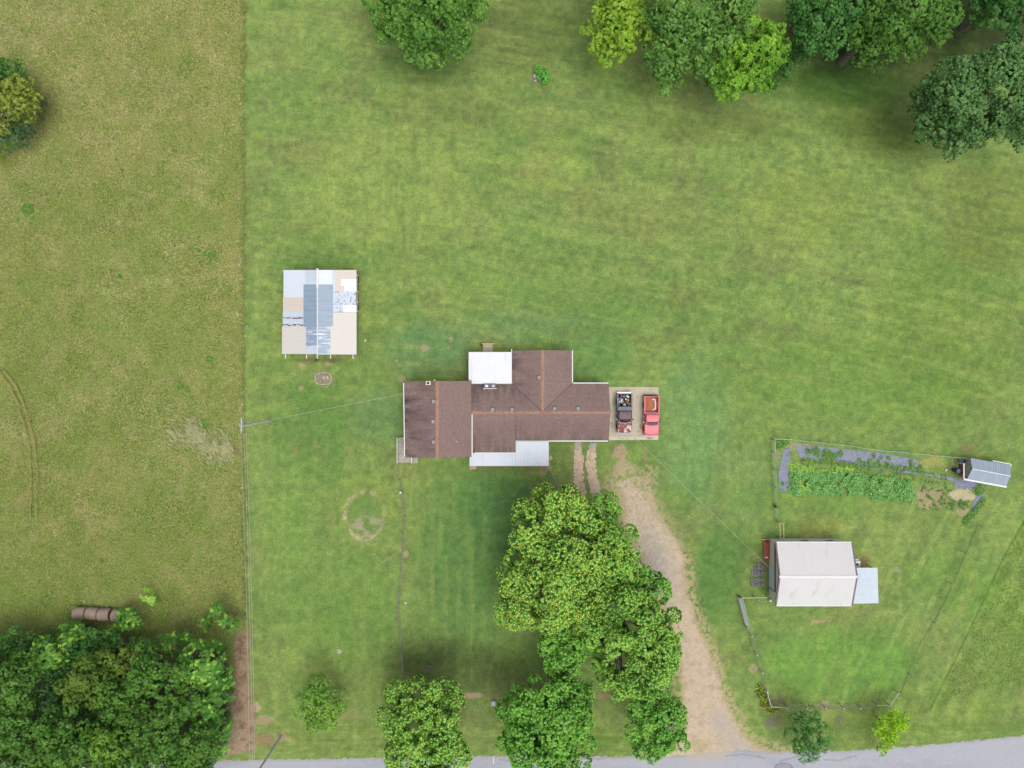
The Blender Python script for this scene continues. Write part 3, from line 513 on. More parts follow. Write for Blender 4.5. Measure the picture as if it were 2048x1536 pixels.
# the tree island at the left edge
g4 = 'bushes of the tree island at the left edge'
make_tree('wild_tree', 'olive yellow treetop in the middle of the left edge thicket', [(25, 200, 34, 6), (55, 210, 32, 5.5), (40, 175, 26, 5), (0, 225, 40, 6)], [(66, 88, 30), (110, 128, 46), (148, 160, 68), (176, 182, 90)], .28, 'oak', dens=6, group=g4, seed=23, tipw=.3, trunk_r=.2)
make_tree('wild_bush', 'deep green bush at the top of the left edge thicket', [(15, 150, 34, 4), (-10, 170, 40, 4.5), (40, 150, 20, 3), (-30, 140, 40, 4)], P_WD2, .26, 'fine', dens=5.5, group=g4, seed=24, cat='bush', trunk_r=.12)
make_tree('wild_bush', 'bluish dark bush under the olive treetop', [(40, 255, 28, 3.4), (15, 262, 30, 3.6), (80, 205, 14, 2.4)], [(34, 66, 40), (58, 92, 58), (88, 120, 78), (110, 140, 90)], .24, 'fine', dens=5.5, group=g4, seed=25, cat='bush', trunk_r=.1)
make_tree('wild_bush', 'fresh green bush at the bottom of the left edge thicket', [(5, 295, 22, 2.4), (-20, 300, 26, 2.6), (16, 280, 14, 2)], P_BR, .24, 'fine', dens=5, group=g4, seed=26, cat='bush', trunk_r=.07)
# the wood in the bottom left corner
g5 = 'trees of the wood in the bottom left corner'
WT = [('oak_tree', 'olive green oak in the upper middle of the corner wood', [(190, 1345, 44, 8), (160, 1370, 38, 8), (225, 1330, 34, 7), (200, 1385, 30, 7.5)], P_WD3, 'oak'),
      ('oak_tree', 'rounded green oak in the centre of the corner wood', [(300, 1345, 42, 10), (335, 1365, 36, 10), (285, 1320, 30, 9)], P_WD, 'oak'),
      ('oak_tree', 'green oak just below the centre of the corner wood', [(240, 1395, 40, 8.5), (265, 1420, 30, 8), (215, 1375, 26, 8)], P_WD, 'oak'),
      ('oak_tree', 'tall lighter oak in the lower middle of the corner wood', [(300, 1440, 40, 10.5), (320, 1480, 40, 10), (285, 1500, 36, 10), (330, 1430, 30, 10)], P_WD, 'oak'),
      ('oak_tree', 'bright green oak at the bottom edge left of the tall lighter oak', [(220, 1500, 40, 10), (200, 1470, 32, 9), (235, 1530, 40, 10)], [(46, 86, 24), (84, 126, 40), (122, 162, 60), (150, 184, 74)], 'oak'),
      ('oak_tree', 'spreading oak in the lower left of the corner wood', [(120, 1450, 44, 9), (85, 1490, 42, 9), (140, 1500, 40, 9.5), (100, 1530, 40, 9)], P_WD, 'oak'),
      ('oak_tree', 'dense dark green oak at the left edge of the wood', [(25, 1360, 46, 9), (50, 1330, 36, 8), (10, 1410, 44, 9.5), (-30, 1380, 50, 9)], P_WD, 'oak'),
      ('oak_tree', 'dark oak filling the bottom left corner of the photo', [(25, 1470, 48, 9.5), (10, 1530, 50, 9.5), (50, 1510, 36, 9), (-40, 1480, 60, 9)], P_WD, 'oak'),
      ('elm_tree', 'dusky blue green tree in a hollow among the olive oaks', [(110, 1385, 36, 6), (90, 1415, 32, 6), (140, 1415, 26, 5.5), (80, 1445, 26, 5.5)], [(30, 60, 30), (54, 90, 48), (82, 120, 66), (104, 142, 80)], 'fine'),
      ('elm_tree', 'deep green tree filling the gap below the centre oak', [(190, 1435, 40, 5.5), (250, 1450, 36, 5.5), (160, 1460, 30, 5), (230, 1400, 40, 5.5)], [(28, 60, 22), (50, 88, 32), (74, 116, 46), (96, 140, 60)], 'fine'),
      ('oak_tree', 'leafy oak in the lower right of the corner wood', [(375, 1400, 32, 8.5), (350, 1430, 30, 8), (400, 1480, 36, 7.5), (355, 1500, 36, 8), (385, 1525, 34, 7)], P_WD, 'oak'),
      ('elm_tree', 'dark thicket tree along the top rim of the wood', [(200, 1290, 34, 4.5), (240, 1300, 34, 4.5), (285, 1300, 26, 4), (160, 1310, 30, 4.5)], P_WD2, 'fine'),
      ('elm_tree', 'dark thicket tree at the upper left rim of the wood', [(40, 1290, 34, 4), (80, 1300, 32, 4), (0, 1300, 40, 4.5), (-40, 1310, 40, 4.5), (110, 1335, 30, 5)], P_WD2, 'fine'),
      ('elm_tree', 'brownish thinning tree beside the olive green oak', [(255, 1325, 22, 6), (235, 1345, 20, 6), (270, 1310, 18, 5.5)], [(62, 66, 30), (98, 100, 46), (122, 124, 60), (150, 150, 80)], 'fine')]
WT += [('oak_tree', 'oak overhanging the road at the bottom edge, left part of the corner wood', [(60, 1560, 44, 8.5), (110, 1560, 46, 8.5), (170, 1545, 44, 8.5), (10, 1580, 44, 8.5), (215, 1550, 40, 8)], P_WD, 'oak'),
       ('oak_tree', 'oak overhanging the road at the bottom edge, right part of the corner wood', [(270, 1545, 44, 9), (325, 1545, 44, 8.5), (375, 1545, 40, 7.5), (408, 1538, 28, 6)], P_WD, 'oak')]
for i, (nm, lb, lo, pl, stl) in enumerate(WT): make_tree(nm, lb, lo, pl, .22 if stl == 'oak' else .2, stl, dens=10, group=g5, seed=40 + i, tipw=.15, trunk_r=.22)
g6 = 'feathery sumac like trees around the wood'
FT = [('feathery tree with long leaflets on the right rim of the wood', [(400, 1320, 44, 6.5), (430, 1350, 36, 6), (385, 1350, 36, 7), (440, 1315, 26, 5)], 1.1), ('feathery blue green tree lower on the right rim of the wood', [(425, 1400, 30, 5.5), (405, 1420, 30, 6), (440, 1380, 26, 5)], .4),
      ('feathery tree above the road at the lower right rim of the wood', [(440, 1455, 26, 5), (430, 1490, 26, 4.5), (415, 1455, 26, 5.5)], .8), ('feathery tree with lime yellow shoot tips in the upper left of the wood', [(100, 1305, 34, 6), (130, 1290, 24, 5.5), (70, 1330, 26, 6)], 1.6),
      ('feathery sapling crown just below the hay bales', [(150, 1262, 24, 3.4), (125, 1268, 18, 3), (172, 1270, 14, 3)], 1.0), ('feathery sapling crown on the top rim of the wood', [(352, 1290, 26, 4.6), (330, 1285, 16, 4), (375, 1285, 18, 4.2)], .9)]
for i, (lb, lo, tw) in enumerate(FT): make_tree('sumac_tree', lb, lo, P_FR, .27, 'frond', dens=1.5, group=g6, seed=60 + i, tipw=tw, trunk_r=.12, gap=.12, sub=(.35, .55))
make_tree('sapling', 'light green feathery sapling half covering the last hay bale', [(262, 1240, 20, 2.8), (248, 1234, 12, 2.6), (238, 1252, 9, 2.2)], P_FR, .27, 'frond', dens=1.4, seed=70, tipw=1.2, trunk_r=.05, sub=(.4, .6))
make_tree('sapling', 'light green feathery sapling at the meadow corner beside the wires', [(445, 1228, 24, 3), (412, 1248, 11, 2.2), (462, 1245, 12, 2.4)], P_FR, .3, 'frond', dens=1.3, seed=71, tipw=1.2, trunk_r=.06, sub=(.4, .6))
make_tree('sapling', 'small pale sapling alone in the meadow above the wood', [(296, 1193, 13, 1.2), (306, 1200, 8, 1)], [(84, 140, 40), (124, 176, 60), (156, 204, 84), (176, 214, 96)], .2, 'frond', dens=2.2, seed=72, tipw=1, trunk_r=.03, sub=(.4, .6))
make_tree('leafy_shrub', 'leafy green shrub growing beside the pale boulder on the top lawn', [(1084, 148, 11, .7), (1090, 158, 8, .6), (1078, 140, 7, .6)], [(60, 120, 40), (84, 150, 56), (116, 180, 80), (140, 196, 96)], .26, 'oak', dens=8, seed=73, cat='shrub', trunk_r=.03, tipw=.3)
# variegated flax-like edging plants round the fence corner
r = np.random.default_rng(5)
ct = [(1519, 1373), (1521, 1380), (1520, 1388), (1525, 1396), (1529, 1404), (1536, 1410), (1545, 1416), (1553, 1418), (1525, 1386), (1528, 1412), (1539, 1418), (1532, 1396)]
for i, (px, py) in enumerate(ct):
    c = W(px, py); n = 46; a = r.uniform(0, 6.28, n); el = r.uniform(.3, 1.1, n); d = np.stack([np.cos(a) * np.cos(el), np.sin(a) * np.cos(el), np.sin(el)], 1)
    L = r.uniform(.45, .8, n); q = leafquads(np.array(c) + r.normal(0, .1, (n, 3)) * [1, 1, 0], d, np.tile([0, 0, 1.], (n, 1)) + .01, L, L * .16)
    cl = np.where(r.random((n, 1)) < .5, np.array(A(206, 206, 92)), np.array(A(96, 132, 48))); q[..., 2] = np.maximum(q[..., 2], .02)
    o = npmesh('yucca_plant', q.reshape(-1, 3), np.arange(4 * n).reshape(-1, 4), M_leaf, None, np.repeat(cl, 4, 0), org=tuple(c))
    tag(o, 'yellow striped spiky plant in the L shaped bed around the fence corner', 'plant', 'striped spiky plants around the fence corner')
# ---------------------------------------------------------------- grasses (nobody could count them)
def blades(x, y, L, el, az, wd, col, z=0.0):
    d = np.stack([np.cos(az) * np.cos(el), np.sin(az) * np.cos(el), np.sin(el)], 1); b = np.stack([x, y, np.zeros_like(x) + z], 1); s = np.stack([-np.sin(az), np.cos(az), np.zeros_like(az)], 1)
    m = b + d * (L * .55)[:, None]; t = b + d * L[:, None]; t[:, 2] -= L * .22 * np.cos(el); h = (wd / 2)[:, None]
    V = np.stack([b - s * h, b + s * h, m + s * h * .8, t, m - s * h * .8], 1).reshape(-1, 3); n = len(x); i = np.arange(n) * 5
    V[:, 2] = np.maximum(V[:, 2], .01)
    return V, np.stack([i, i + 1, i + 2, i + 3, i + 4], 1), np.repeat(col, 5, 0)
def meadow(name, n, box, inside, kind=0):
    r = np.random.default_rng(21 + kind); px = r.uniform(box[0], box[1], n); py = r.uniform(box[2], box[3], n); k = inside(px, py); px, py = px[k], py[k]
    x = (px - 1024) * S; y = (768 - py) * S; n = len(x); A_ = fbm(px, py, 120, 6, 3) * 5 - 1.2 + 1.6 * fbm(px, py, 26, 4, 2); az = A_ + r.normal(0, .8, n) + np.where(r.random(n) < .4, math.pi, 0)
    c1, c2, c3 = fbm(px, py, 60, 1, 4), fbm(px, py, 22, 9, 3), r.random(n)
    pal = [(162, 158, 104), (182, 180, 128), (138, 156, 76), (116, 146, 62), (150, 164, 86), (148, 140, 96)] if kind == 0 else [(124, 160, 66), (138, 168, 76), (112, 148, 58), (150, 176, 92), (120, 156, 62), (132, 152, 74)]
    pal = np.array([A(*c, 1.1 if kind == 0 else .95) for c in pal]); v = c3 + (c1 - .5) * .7 + (c2 - .5) * .7 - .09
    if kind == 0: v = v - .25 * sst(1000, 1250, py) + .12 * sst(500, 200, py)
    idx = np.where(v > .95, 1, np.where(v > .66, 0, np.where(v > .42, 4, np.where(v > .15, 2, 3)))); idx = np.where(r.random(n) < .08, 5, idx)
    col = pal[idx] * r.uniform(.75, 1.25, (n, 1)); L = r.uniform(.2, .46, n) * (1.0 if kind == 0 else .9); el = r.uniform(.12, .7, n)
    V, F, CC = blades(x, y, L, el, az, r.uniform(.028, .05, n), col); return tag(npmesh(name, V, F, M_grass, None, CC), kind='stuff')
WP = [(-300, 1300), (60, 1275), (200, 1268), (330, 1300), (440, 1300), (470, 1350), (500, 1262), (500, 1520), (300, 1600), (-300, 1600)]
tag(meadow('meadow_grass', 330000, (-60, 489, -40, 1500), lambda x, y: (x < np.interp(y, [0, 300, 500, 850, 1260, 1490], [488, 487, 485, 488, 494, 502]) + 4 * (vn(y, y * 0, 30, 5) - .5) + 7 * (fbm(x, y, 6, 5, 2) - .45)) & ~inpoly(x, y, WP) & ~(inpoly(x, y, [(470, 1262), (505, 1262), (510, 1500), (470, 1500)])) & (np.exp(-(((x - 468) / 16) ** 2 + ((y - 900) / 12) ** 2)) < .5)), 'tall uncut straw and olive meadow grass left of the mown lawn', 'grass')
MR = [(2110, 960), (2048, 1045), (2010, 1112), (1965, 1208), (1935, 1275), (1905, 1335), (1880, 1400), (2110, 1370)]
tag(meadow('rough_grass', 24000, (1870, 2110, 950, 1410), lambda x, y: inpoly(x, y, MR) & (fbm(x, y, 22, 3, 3) + .25 * np.clip(-sdf(x, y, MR) / 25, 0, 1) > .52), 1), 'lush rough grass in the strip along the lower right edge', 'grass')
# swirl of flattened pale grass beside the power pole
r = np.random.default_rng(31); n = 2700; t_ = r.random(n); cx = np.where(r.random(n) < .5, 340 + 130 * t_, 375 + 90 * t_); cy = 852 + (cx - 340) * .42 + np.abs(r.normal(0, 15, n)) * np.where(r.random(n) < .35, -1, 1) + 10 * np.sin(cx / 13.)
kk = (fbm(cx, cy, 12, 3, 2) + r.normal(0, .14, n)) > .44; cx, cy, t_ = cx[kk], cy[kk], t_[kk]; n = len(cx)
V, F, CC = blades((cx - 1024) * S, (768 - cy) * S, r.uniform(.5, .95, n), r.uniform(.12, .4, n), 2.6 + r.normal(0, .3, n) - .6 * t_, r.uniform(.03, .06, n), np.array(A(188, 190, 142, .95)) * r.uniform(.65, 1.25, (n, 1)), .26)
tag(npmesh('flattened_grass', V, F, M_grass, None, CC), 'pale swirl of wind flattened grass in the meadow left of the power pole', 'grass', kind='stuff')
# wheel track lines through the meadow
PT = [(0, 745), (22, 775), (38, 810), (58, 880), (64, 950), (62, 1040)]; n = 1300; q = r.random(n) * (len(PT) - 1); i0 = q.astype(int); f_ = q - i0; PA = np.array(PT, float); pp = PA[i0] * (1 - f_)[:, None] + PA[i0 + 1] * f_[:, None]
pp[:, 0] += np.where(r.random(n) < .5, 0, 12) + r.normal(0, 1.4, n); az = 1.45 + r.normal(0, .25, n) + .3 * sst(900, 760, pp[:, 1])
V, F, CC = blades((pp[:, 0] - 1024) * S, (768 - pp[:, 1]) * S, r.uniform(.4, .7, n), r.uniform(.1, .3, n), az, r.uniform(.03, .05, n), np.array(A(170, 170, 104, .85)) * r.uniform(.8, 1.15, (n, 1)), .2)
tag(npmesh('wheel_rut_grass', V, F, M_grass, None, CC), 'two faint pale lines of pressed grass along the left edge of the meadow', 'grass', kind='stuff')
# green weeds and white flower heads
def clump(px, py, rad, n, pal, L, name, label, kind='stuff', cat='weeds', z=.08, seed=0, wid=.5):
    r = np.random.default_rng(seed + 300); a = r.uniform(0, 6.28, n); q = np.sqrt(r.random(n)) * rad; x = (px + q * np.cos(a) - 1024) * S; y = (768 - py - q * np.sin(a)) * S
    az = r.uniform(0, 6.28, n); el = r.uniform(0, .7, n); d = np.stack([np.cos(az) * np.cos(el), np.sin(az) * np.cos(el), np.sin(el)], 1); LL = L * r.uniform(.6, 1.2, n)
    Q = leafquads(np.stack([x, y, z + r.uniform(0, .3, n) * L * 2], 1), d, np.tile([0, .01, 1.], (n, 1)), LL, LL * wid); Q[..., 2] = np.maximum(Q[..., 2], .02); col = np.array([A(*c, .68) for c in pal])[r.integers(0, len(pal), n)] * r.uniform(.8, 1.2, (n, 1))
    return Q.reshape(-1, 3), np.repeat(col, 4, 0)
def weedset(name, label, spots, pal, L, kind='stuff', cat='weeds', wid=.5, dn=1.6):
    V, C2 = [], []
    for i, (px, py, rad) in enumerate(spots):
        v, c = clump(px, py, rad, int(10 + dn * rad * rad), pal, L, '', '', seed=i + int(px), wid=wid); V.append(v); C2.append(c)
    V = np.concatenate(V); return tag(npmesh(name, V, np.arange(len(V)).reshape(-1, 4), M_leaf, None, np.concatenate(C2)), label, cat, kind=kind)
GP = [(84, 138, 50), (108, 158, 66), (134, 178, 80)]; r = np.random.default_rng(77)
mw = [(55, 420, 12), (62, 414, 6), (240, 553, 5), (425, 512, 9), (408, 508, 6), (318, 822, 4), (410, 850, 8), (420, 718, 8), (360, 775, 7), (375, 778, 6), (485, 470, 5), (480, 490, 5), (355, 870, 7)] + [(r.uniform(5, 470), r.uniform(20, 1180), r.uniform(1.5, 3.5)) for _ in range(70)]
weedset('meadow_weeds', 'fresh green broadleaf weeds dotted through the tall meadow', mw, GP, .2)
fl = [(484, 518, 4), (482, 525, 3), (478, 529, 3), (486, 548, 2), (482, 560, 2), (475, 628, 4), (484, 627, 3), (492, 655, 5), (491, 672, 2), (487, 703, 2), (488, 782, 2), (484, 809, 2), (483, 815, 2), (487, 958, 2), (485, 975, 2), (170, 1203, 3), (205, 1207, 2), (215, 1212, 2), (478, 398, 2), (485, 425, 2), (494, 1010, 2), (492, 1035, 2), (495, 1070, 2), (498, 1110, 2)]
weedset('white_wildflowers', 'white flower heads scattered along the edge of the tall meadow', fl, [(228, 230, 214), (240, 240, 228), (170, 180, 140)], .09, cat='flowers', wid=.9, dn=1.2)
weedset('edge_weeds', 'tufts of grass leaning over the mown edge beside the meadow', [(488 + r.uniform(-4, 3) + .008 * max(0, y - 850), y, r.uniform(2, 5.5)) for y in r.uniform(0, 1240, 190)], [(150, 156, 84), (116, 146, 60), (164, 168, 100)], .3, wid=.2)
weedset('garden_weeds', 'green weeds creeping over the grey landscape fabric', [(1625 + r.uniform(-12, 12), 905 + r.uniform(-6, 6), 5) for _ in range(8)] + [(1660 + r.uniform(-20, 20), 912 + r.uniform(-9, 5), 6) for _ in range(9)] + [(1720 + 20 * i + r.uniform(-5, 5), 918 + 3 * i + r.uniform(-3, 3), 4) for i in range(7)] + [(1606 + i * 12, 922 + i * .9, 5) for i in range(20)] + [(1748, 914, 3), (1762, 915, 3), (1777, 917, 4), (1820, 922, 4), (1565, 967, 4), (1812, 936, 4), (1822, 935, 4), (1565, 888, 8), (1572, 884, 7), (1560, 893, 6), (1556, 884, 5)]
        + [(1955 + r.uniform(-6, 18), 975 + r.uniform(-8, 14), 5) for _ in range(10)] + [(1966 - i * 4, 1000 + i * 5, 6) for i in range(10)], GP, .22, dn=1.3)
weedset('seedling_rows', 'sparse rows of seedlings in the dry soil right of the bean patch', [(1690 + 8 * i + r.uniform(-1, 1), 928 + 8 * j + .9 * i + r.uniform(-1, 1), 2.4) for i in range(26) for j in range(3) if r.random() < .6] + [(1835 + r.uniform(0, 70), 975 + r.uniform(-5, 45), 2.2) for _ in range(50)] + [(1920 + r.uniform(-20, 20), 1005 + r.uniform(-4, 14), 3) for _ in range(26)], [(84, 128, 60), (106, 146, 74), (130, 160, 90)], .14, cat='seedlings', dn=1.5)
BP = [(1579, 928), (1600, 928), (1618, 934), (1633, 935), (1640, 944), (1660, 936), (1690, 936), (1712, 945), (1730, 952), (1790, 956), (1822, 966), (1826, 990), (1822, 1004), (1790, 1002), (1740, 998), (1725, 985), (1690, 992), (1640, 985), (1605, 988), (1580, 985)]
n = 19000; px = r.uniform(1575, 1830, n); py = r.uniform(925, 1008, n); hh = fbm(px, py, 9, 3, 2); k = (sdf(px, py, BP) + 14 * (hh - .5) < 0) & (fbm(px, py, 16, 8, 3) > .33); px, py, hh = px[k], py[k], hh[k]; n = len(px)
az = r.uniform(0, 6.28, n); el = r.uniform(-.1, .6, n); d = np.stack([np.cos(az) * np.cos(el), np.sin(az) * np.cos(el), np.sin(el)], 1); LL = r.uniform(.16, .3, n); z = .06 + (.75 * hh * np.clip(-sdf(px, py, BP) / 8, .3, 1)) * r.uniform(.4, 1, n)
Q = leafquads(np.stack([(px - 1024) * S, (768 - py) * S, z], 1), d, np.tile([0, .01, 1.], (n, 1)), LL, LL * .75); yl = sst(948, 938, py + .0 * px) * ((px < 1715)) + ((px - 1605) ** 2 / 100 + (py - 972) ** 2 / 200 < 1) + ((abs(px - 1773) < 9) & (abs(py - 958) < 3))
cc = np.where((r.random(n) < yl * .7)[:, None], np.array(A(160, 204, 80, .68)), np.array([A(84, 142, 62, .8), A(108, 164, 80, .8), A(132, 182, 100, .8)])[r.integers(0, 3, n)]) * r.uniform(.8, 1.2, (n, 1))
tag(npmesh('bean_patch', Q.reshape(-1, 3), np.arange(4 * n).reshape(-1, 4), M_leaf, None, np.repeat(cc, 4, 0)), 'dense leafy bean and vegetable patch in the fenced garden', 'vegetables', kind='stuff')
# ================================================================ BUILDINGS
RB = (156, 132, 126)
M_shx = shingle('shingles_rows_along_x', False, A(*RB), (1.6, .35, 1)); M_shy = shingle('shingles_rows_along_y', True, A(*RB), (.35, 1.6, 1))
M_ridge = pm('orange_ridge_shingles', A(180, 140, 116), .95, .22, 9, spot=(A(150, 110, 90), .5, 4)); M_whtrim = pm('white_trim', A(238, 238, 240), .5, .06, 2, spot=(A(170, 165, 160), .25, 5))
M_siding = pm('pale_siding', A(214, 210, 202), .7, .08, 1.5); M_brick = pm('tan_brick', A(186, 150, 128), .9, .2, 9); M_glass = pm('window_glass', A(70, 80, 92), .08, .1, 2); M_door = pm('painted_door', A(150, 60, 55), .5, .1, 2)
M_wmetal = pm('white_sheet_metal', A(243, 245, 250), .45, .04, .7, spot=(A(205, 208, 212), .36, .9, (1, .25, 1), .3)); M_gmetal = pm('galvanised_sheet', A(214, 222, 234), .45, .06, .8, spot=(A(180, 190, 204), .42, 1.2, (3, .3, 1), .3))
M_conc = pm('concrete', A(206, 196, 172), .9, .08, .9, spot=[(A(178, 166, 142), .5, .7, (1, 1, 1), .35), (A(150, 142, 126), .26, 3)], bump=.15)
M_vent = pm('grey_vent_metal', A(150, 154, 160), .6, .1, 4); M_vdark = pm('dark_vent_metal', A(84, 86, 92), .7, .1, 4); M_wood = pm('weathered_wood', A(200, 194, 178), .95, .2, 4, spot=(A(120, 112, 100), .45, 8), strtch=(1, 6, 1))  # dark vent metal is an even grey of its own
M_wood2 = pm('tan_lumber', A(214, 196, 156), .9, .14, 4); M_black = pm('black_rubber', A(34, 34, 38), .85, .2, 5); M_dk = pm('dark_void_paint', A(44, 42, 44), .9, .2, 4)
M_trimp = pm('purple_brown_trim', A(124, 98, 112), .6, .08, 2); M_steel = pm('galvanised_steel', A(190, 194, 198), .4, .1, 4, metal=.4)
def roofplane(name, mat, pts, wts, parent, th=.14):
    mb = MB(); mb.poly(pts, th); o = mb.build(name, mat, parent); at = o.data.color_attributes.new('col', 'FLOAT_COLOR', 'POINT')
    for i, v in enumerate(o.data.vertices):
        w_ = wts[i % len(wts)]; at.data[i].color = (w_, w_, w_, 1)
    return o
def ridgecap(mb, a, b, wd, drop, ax):
    for sg in (-1, 1):
        o = Vector((wd * sg, 0, -drop)) if ax == 'x' else Vector((0, wd * sg, -drop)); up = Vector((0, 0, .03))
        mb.poly([a + up, b + up, b + o + up, a + o + up], .05)
def strip(mb, a, b, wd, h, z0=0):          # a beam between two points, its top at the points
    a = Vector(a); b = Vector(b); d = (b - a); n = Vector((-d.y, d.x, 0)).normalized() * wd / 2
    return mb.poly([a - n, b - n, b + n, a + n], h)
def wallring(mb, pts, h, th=.16, tops=None):
    n = len(pts)
    for i in range(n):
        a = Vector(pts[i]); b = Vector(pts[(i + 1) % n]); d = (b - a).normalized(); q = Vector((-d.y, d.x, 0)) * th
        b2 = b - d * th; hh = h if not isinstance(h, list) else h[i]
        vs = [a, b2, b2 + q, a + q]; mb.add([Vector((v.x, v.y, -.05)) for v in vs] + [Vector((v.x, v.y, hh)) for v in vs], [(0, 1, 2, 3), (4, 5, 6, 7), (0, 1, 5, 4), (1, 2, 6, 5), (2, 3, 7, 6), (3, 0, 4, 7)])
def wall_window(parent, x, y, z, wd, hg, face):     # face: 'N','S','E','W'
    m = MB(); dx, dy = {'N': (0, 1), 'S': (0, -1), 'E': (1, 0), 'W': (-1, 0)}[face]; X_ = (dy != 0)
    for sg in (-1, 1):
        m.box((x + (sg * wd / 2 if X_ else dx * .02), y + (dy * .02 if X_ else sg * wd / 2), z), (.08 if X_ else .07, .07 if X_ else .08, hg + .08))
        m.box((x + dx * .02, y + dy * .02, z + sg * hg / 2), (wd - .08 if X_ else .066, .066 if X_ else wd - .08, .08))
    f = m.build('window', M_whtrim, parent); g = MB(); g.box((x + dx * .005, y + dy * .005, z), (wd - .08 if X_ else .03, .03 if X_ else wd - .08, hg - .08)); o = g.build('pane', M_glass, f)
def wall_door(parent, x, y, face, wd=.95, hg=2.05, mat=None, z0=0.0):
    m = MB(); dx, dy = {'N': (0, 1), 'S': (0, -1), 'E': (1, 0), 'W': (-1, 0)}[face]; X_ = (dy != 0)
    m.box((x + dx * .02, y + dy * .02, z0 + hg / 2), (wd if X_ else .07, .07 if X_ else wd, hg)); f = m.build('door', mat or M_door, parent)
    h = MB(); h.box((x + dx * .08 + (wd * .38 if X_ else 0), y + dy * .08 + (0 if X_ else wd * .38), z0 + 1.0), (.06, .06, .12)); h.build('handle', M_steel, f)
# ---------------- the farmhouse
he, hr, we, wr = 2.6, 3.85, 3.9, 5.15
house = thing('farmhouse', 'brown shingled farmhouse with orange ridge lines in the middle of the lawn', 'house', tuple(W(1000, 840)))
def R(px, py, z): return W(px, py, z)
roofplane('roof', M_shy, [R(874, 762, wr), R(808, 763, we), R(810, 915, we), R(874, 916, wr)], [.35, 1, .95, .3], house)
roofplane('roof', M_shy, [R(874, 762, wr), R(874, 916, wr), R(943, 914, we), R(943, 762, we)], [.0, .0, .12, .12], house)
rx = R(1085, 0, hr).x; ry = R(0, 825, hr).y; ey = R(0, 767, he).y; sy = R(0, 881, he).y; wx = R(1024, 0, he).x; exx = R(1144, 0, he).x; x0 = R(943, 0, hr).x; x1 = R(1217, 0, he).x + .03
def V3(x, y, z): return Vector((x, y, z))
roofplane('roof', M_shx, [V3(x0, ry, hr), V3(x0, ey, he), V3(wx, ey, he), V3(rx, ry, hr)], [0, .95, .9, .0], house)
roofplane('roof', M_shx, [V3(rx, ry, hr), V3(exx, ey, he), V3(x1, ey, he), V3(x1 + .04, ry, hr)], [0, .15, .35, .15], house)
yn = R(0, 700, hr).y
roofplane('roof', M_shy, [V3(rx, yn, hr), V3(rx, ry, hr), V3(wx, ey, he), V3(wx, yn, he)], [0, 0, .7, .85], house)
roofplane('roof', M_shy, [V3(rx, yn, hr), V3(exx, yn, he), V3(exx, ey, he), V3(rx, ry, hr)], [0, .2, .2, 0], house)
xs_ = R(1031, 0, he).x; xw = x0 + .06; zl = hr - (hr - he) * (ry - R(0, 905, he).y) / (ry - R(0, 905, he).y)
roofplane('roof', M_shx, [V3(xs_, ry, hr), V3(x1 + .04, ry, hr), V3(x1, sy, he), V3(xs_, sy, he)], [0, 0, .45, .5], house)
yl = R(0, 905, he).y; roofplane('roof', M_shx, [V3(xw, ry, hr), V3(xs_ - .005, ry, hr), V3(xs_ - .005, yl, he), V3(xw, yl, he)], [0, 0, .5, .6], house)
mb = MB(); ridgecap(mb, R(874, 762, wr), R(874, 916, wr), .19, .055, 'x'); ridgecap(mb, V3(x0 + .02, ry, hr), V3(x1 + .06, ry, hr), .18, .055, 'y'); ridgecap(mb, V3(rx, yn, hr), V3(rx, ry + .23, hr), .18, .055, 'x'); mb.build('ridge_cap', M_ridge, house)
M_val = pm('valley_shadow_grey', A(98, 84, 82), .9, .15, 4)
for (a_, b_) in ((V3(rx - .1, ry + .2, hr - .02), V3(wx + .05, ey - .05, he + .03)), (V3(rx + .1, ry + .2, hr - .02), V3(exx - .05, ey - .05, he + .03))): mb = MB(); strip(mb, a_, b_, .09, .05); mb.build('valley_and_shade_strip', M_val, house)
mb = MB(); strip(mb, V3(xs_ + .04, ry - 1.6, hr - .50), V3(xs_ + .04, sy + .05, he + .05), .06, .04); mb.build('valley_and_shade_strip', M_val, house)  # roof step: its shadow line put in as a dark strip
mb = MB()                                  # white gutters and fascia round the eaves
strip(mb, R(808, 766, we) + V3(-.05, 0, 0), R(810, 913, we) + V3(-.05, 0, 0), .12, .16); mb.build('gutter', M_whtrim, house); mb = MB(); strip(mb, V3(R(943, 0, we).x + .07, ry - .25, we - .1), R(943, 912, we) + V3(.07, 0, -.1), .13, .2); mb.build('gutter', M_whtrim, house); mb = MB()
strip(mb, V3(exx + .06, yn, he), V3(exx + .06, ey, he), .12, .16); mb.build('gutter', M_whtrim, house); mb = MB(); strip(mb, V3(exx, ey + .06, he), V3(x1 - .05, ey + .06, he), .12, .16); mb.build('gutter', M_whtrim, house); mb = MB(); strip(mb, V3(xs_ + .1, sy - .07, he), V3(x1 - .1, sy - .07, he), .13, .16)
mb.build('gutter', M_whtrim, house); mb = MB(); strip(mb, V3(xw + .3, yl - .05, he - .02), V3(xs_, yl - .05, he - .02), .09, .14); mb.build('gutter', M_whtrim, house); mb = MB(); strip(mb, V3(wx - .05, yn + .15, he - .03), V3(wx - .05, ey, he - .03), .12, .16); mb.build('gutter', M_whtrim, house)
mb = MB(); q = .45                          # walls, set in under the eaves
def P2(px, py, z=he): v = R(px, py, z); return (v.x, v.y, 0)
a = [P2(815, 768, we), P2(815, 910, we), P2(937, 910, we), P2(937, 768, we)]; wallring(mb, a, we - .02)
b = [(x0 + .5, ey - q, 0), (x0 + .5, sy + q, 0), (x1 - .35, sy + q, 0), (x1 - .35, ey - q, 0)]; wallring(mb, b, he - .02)
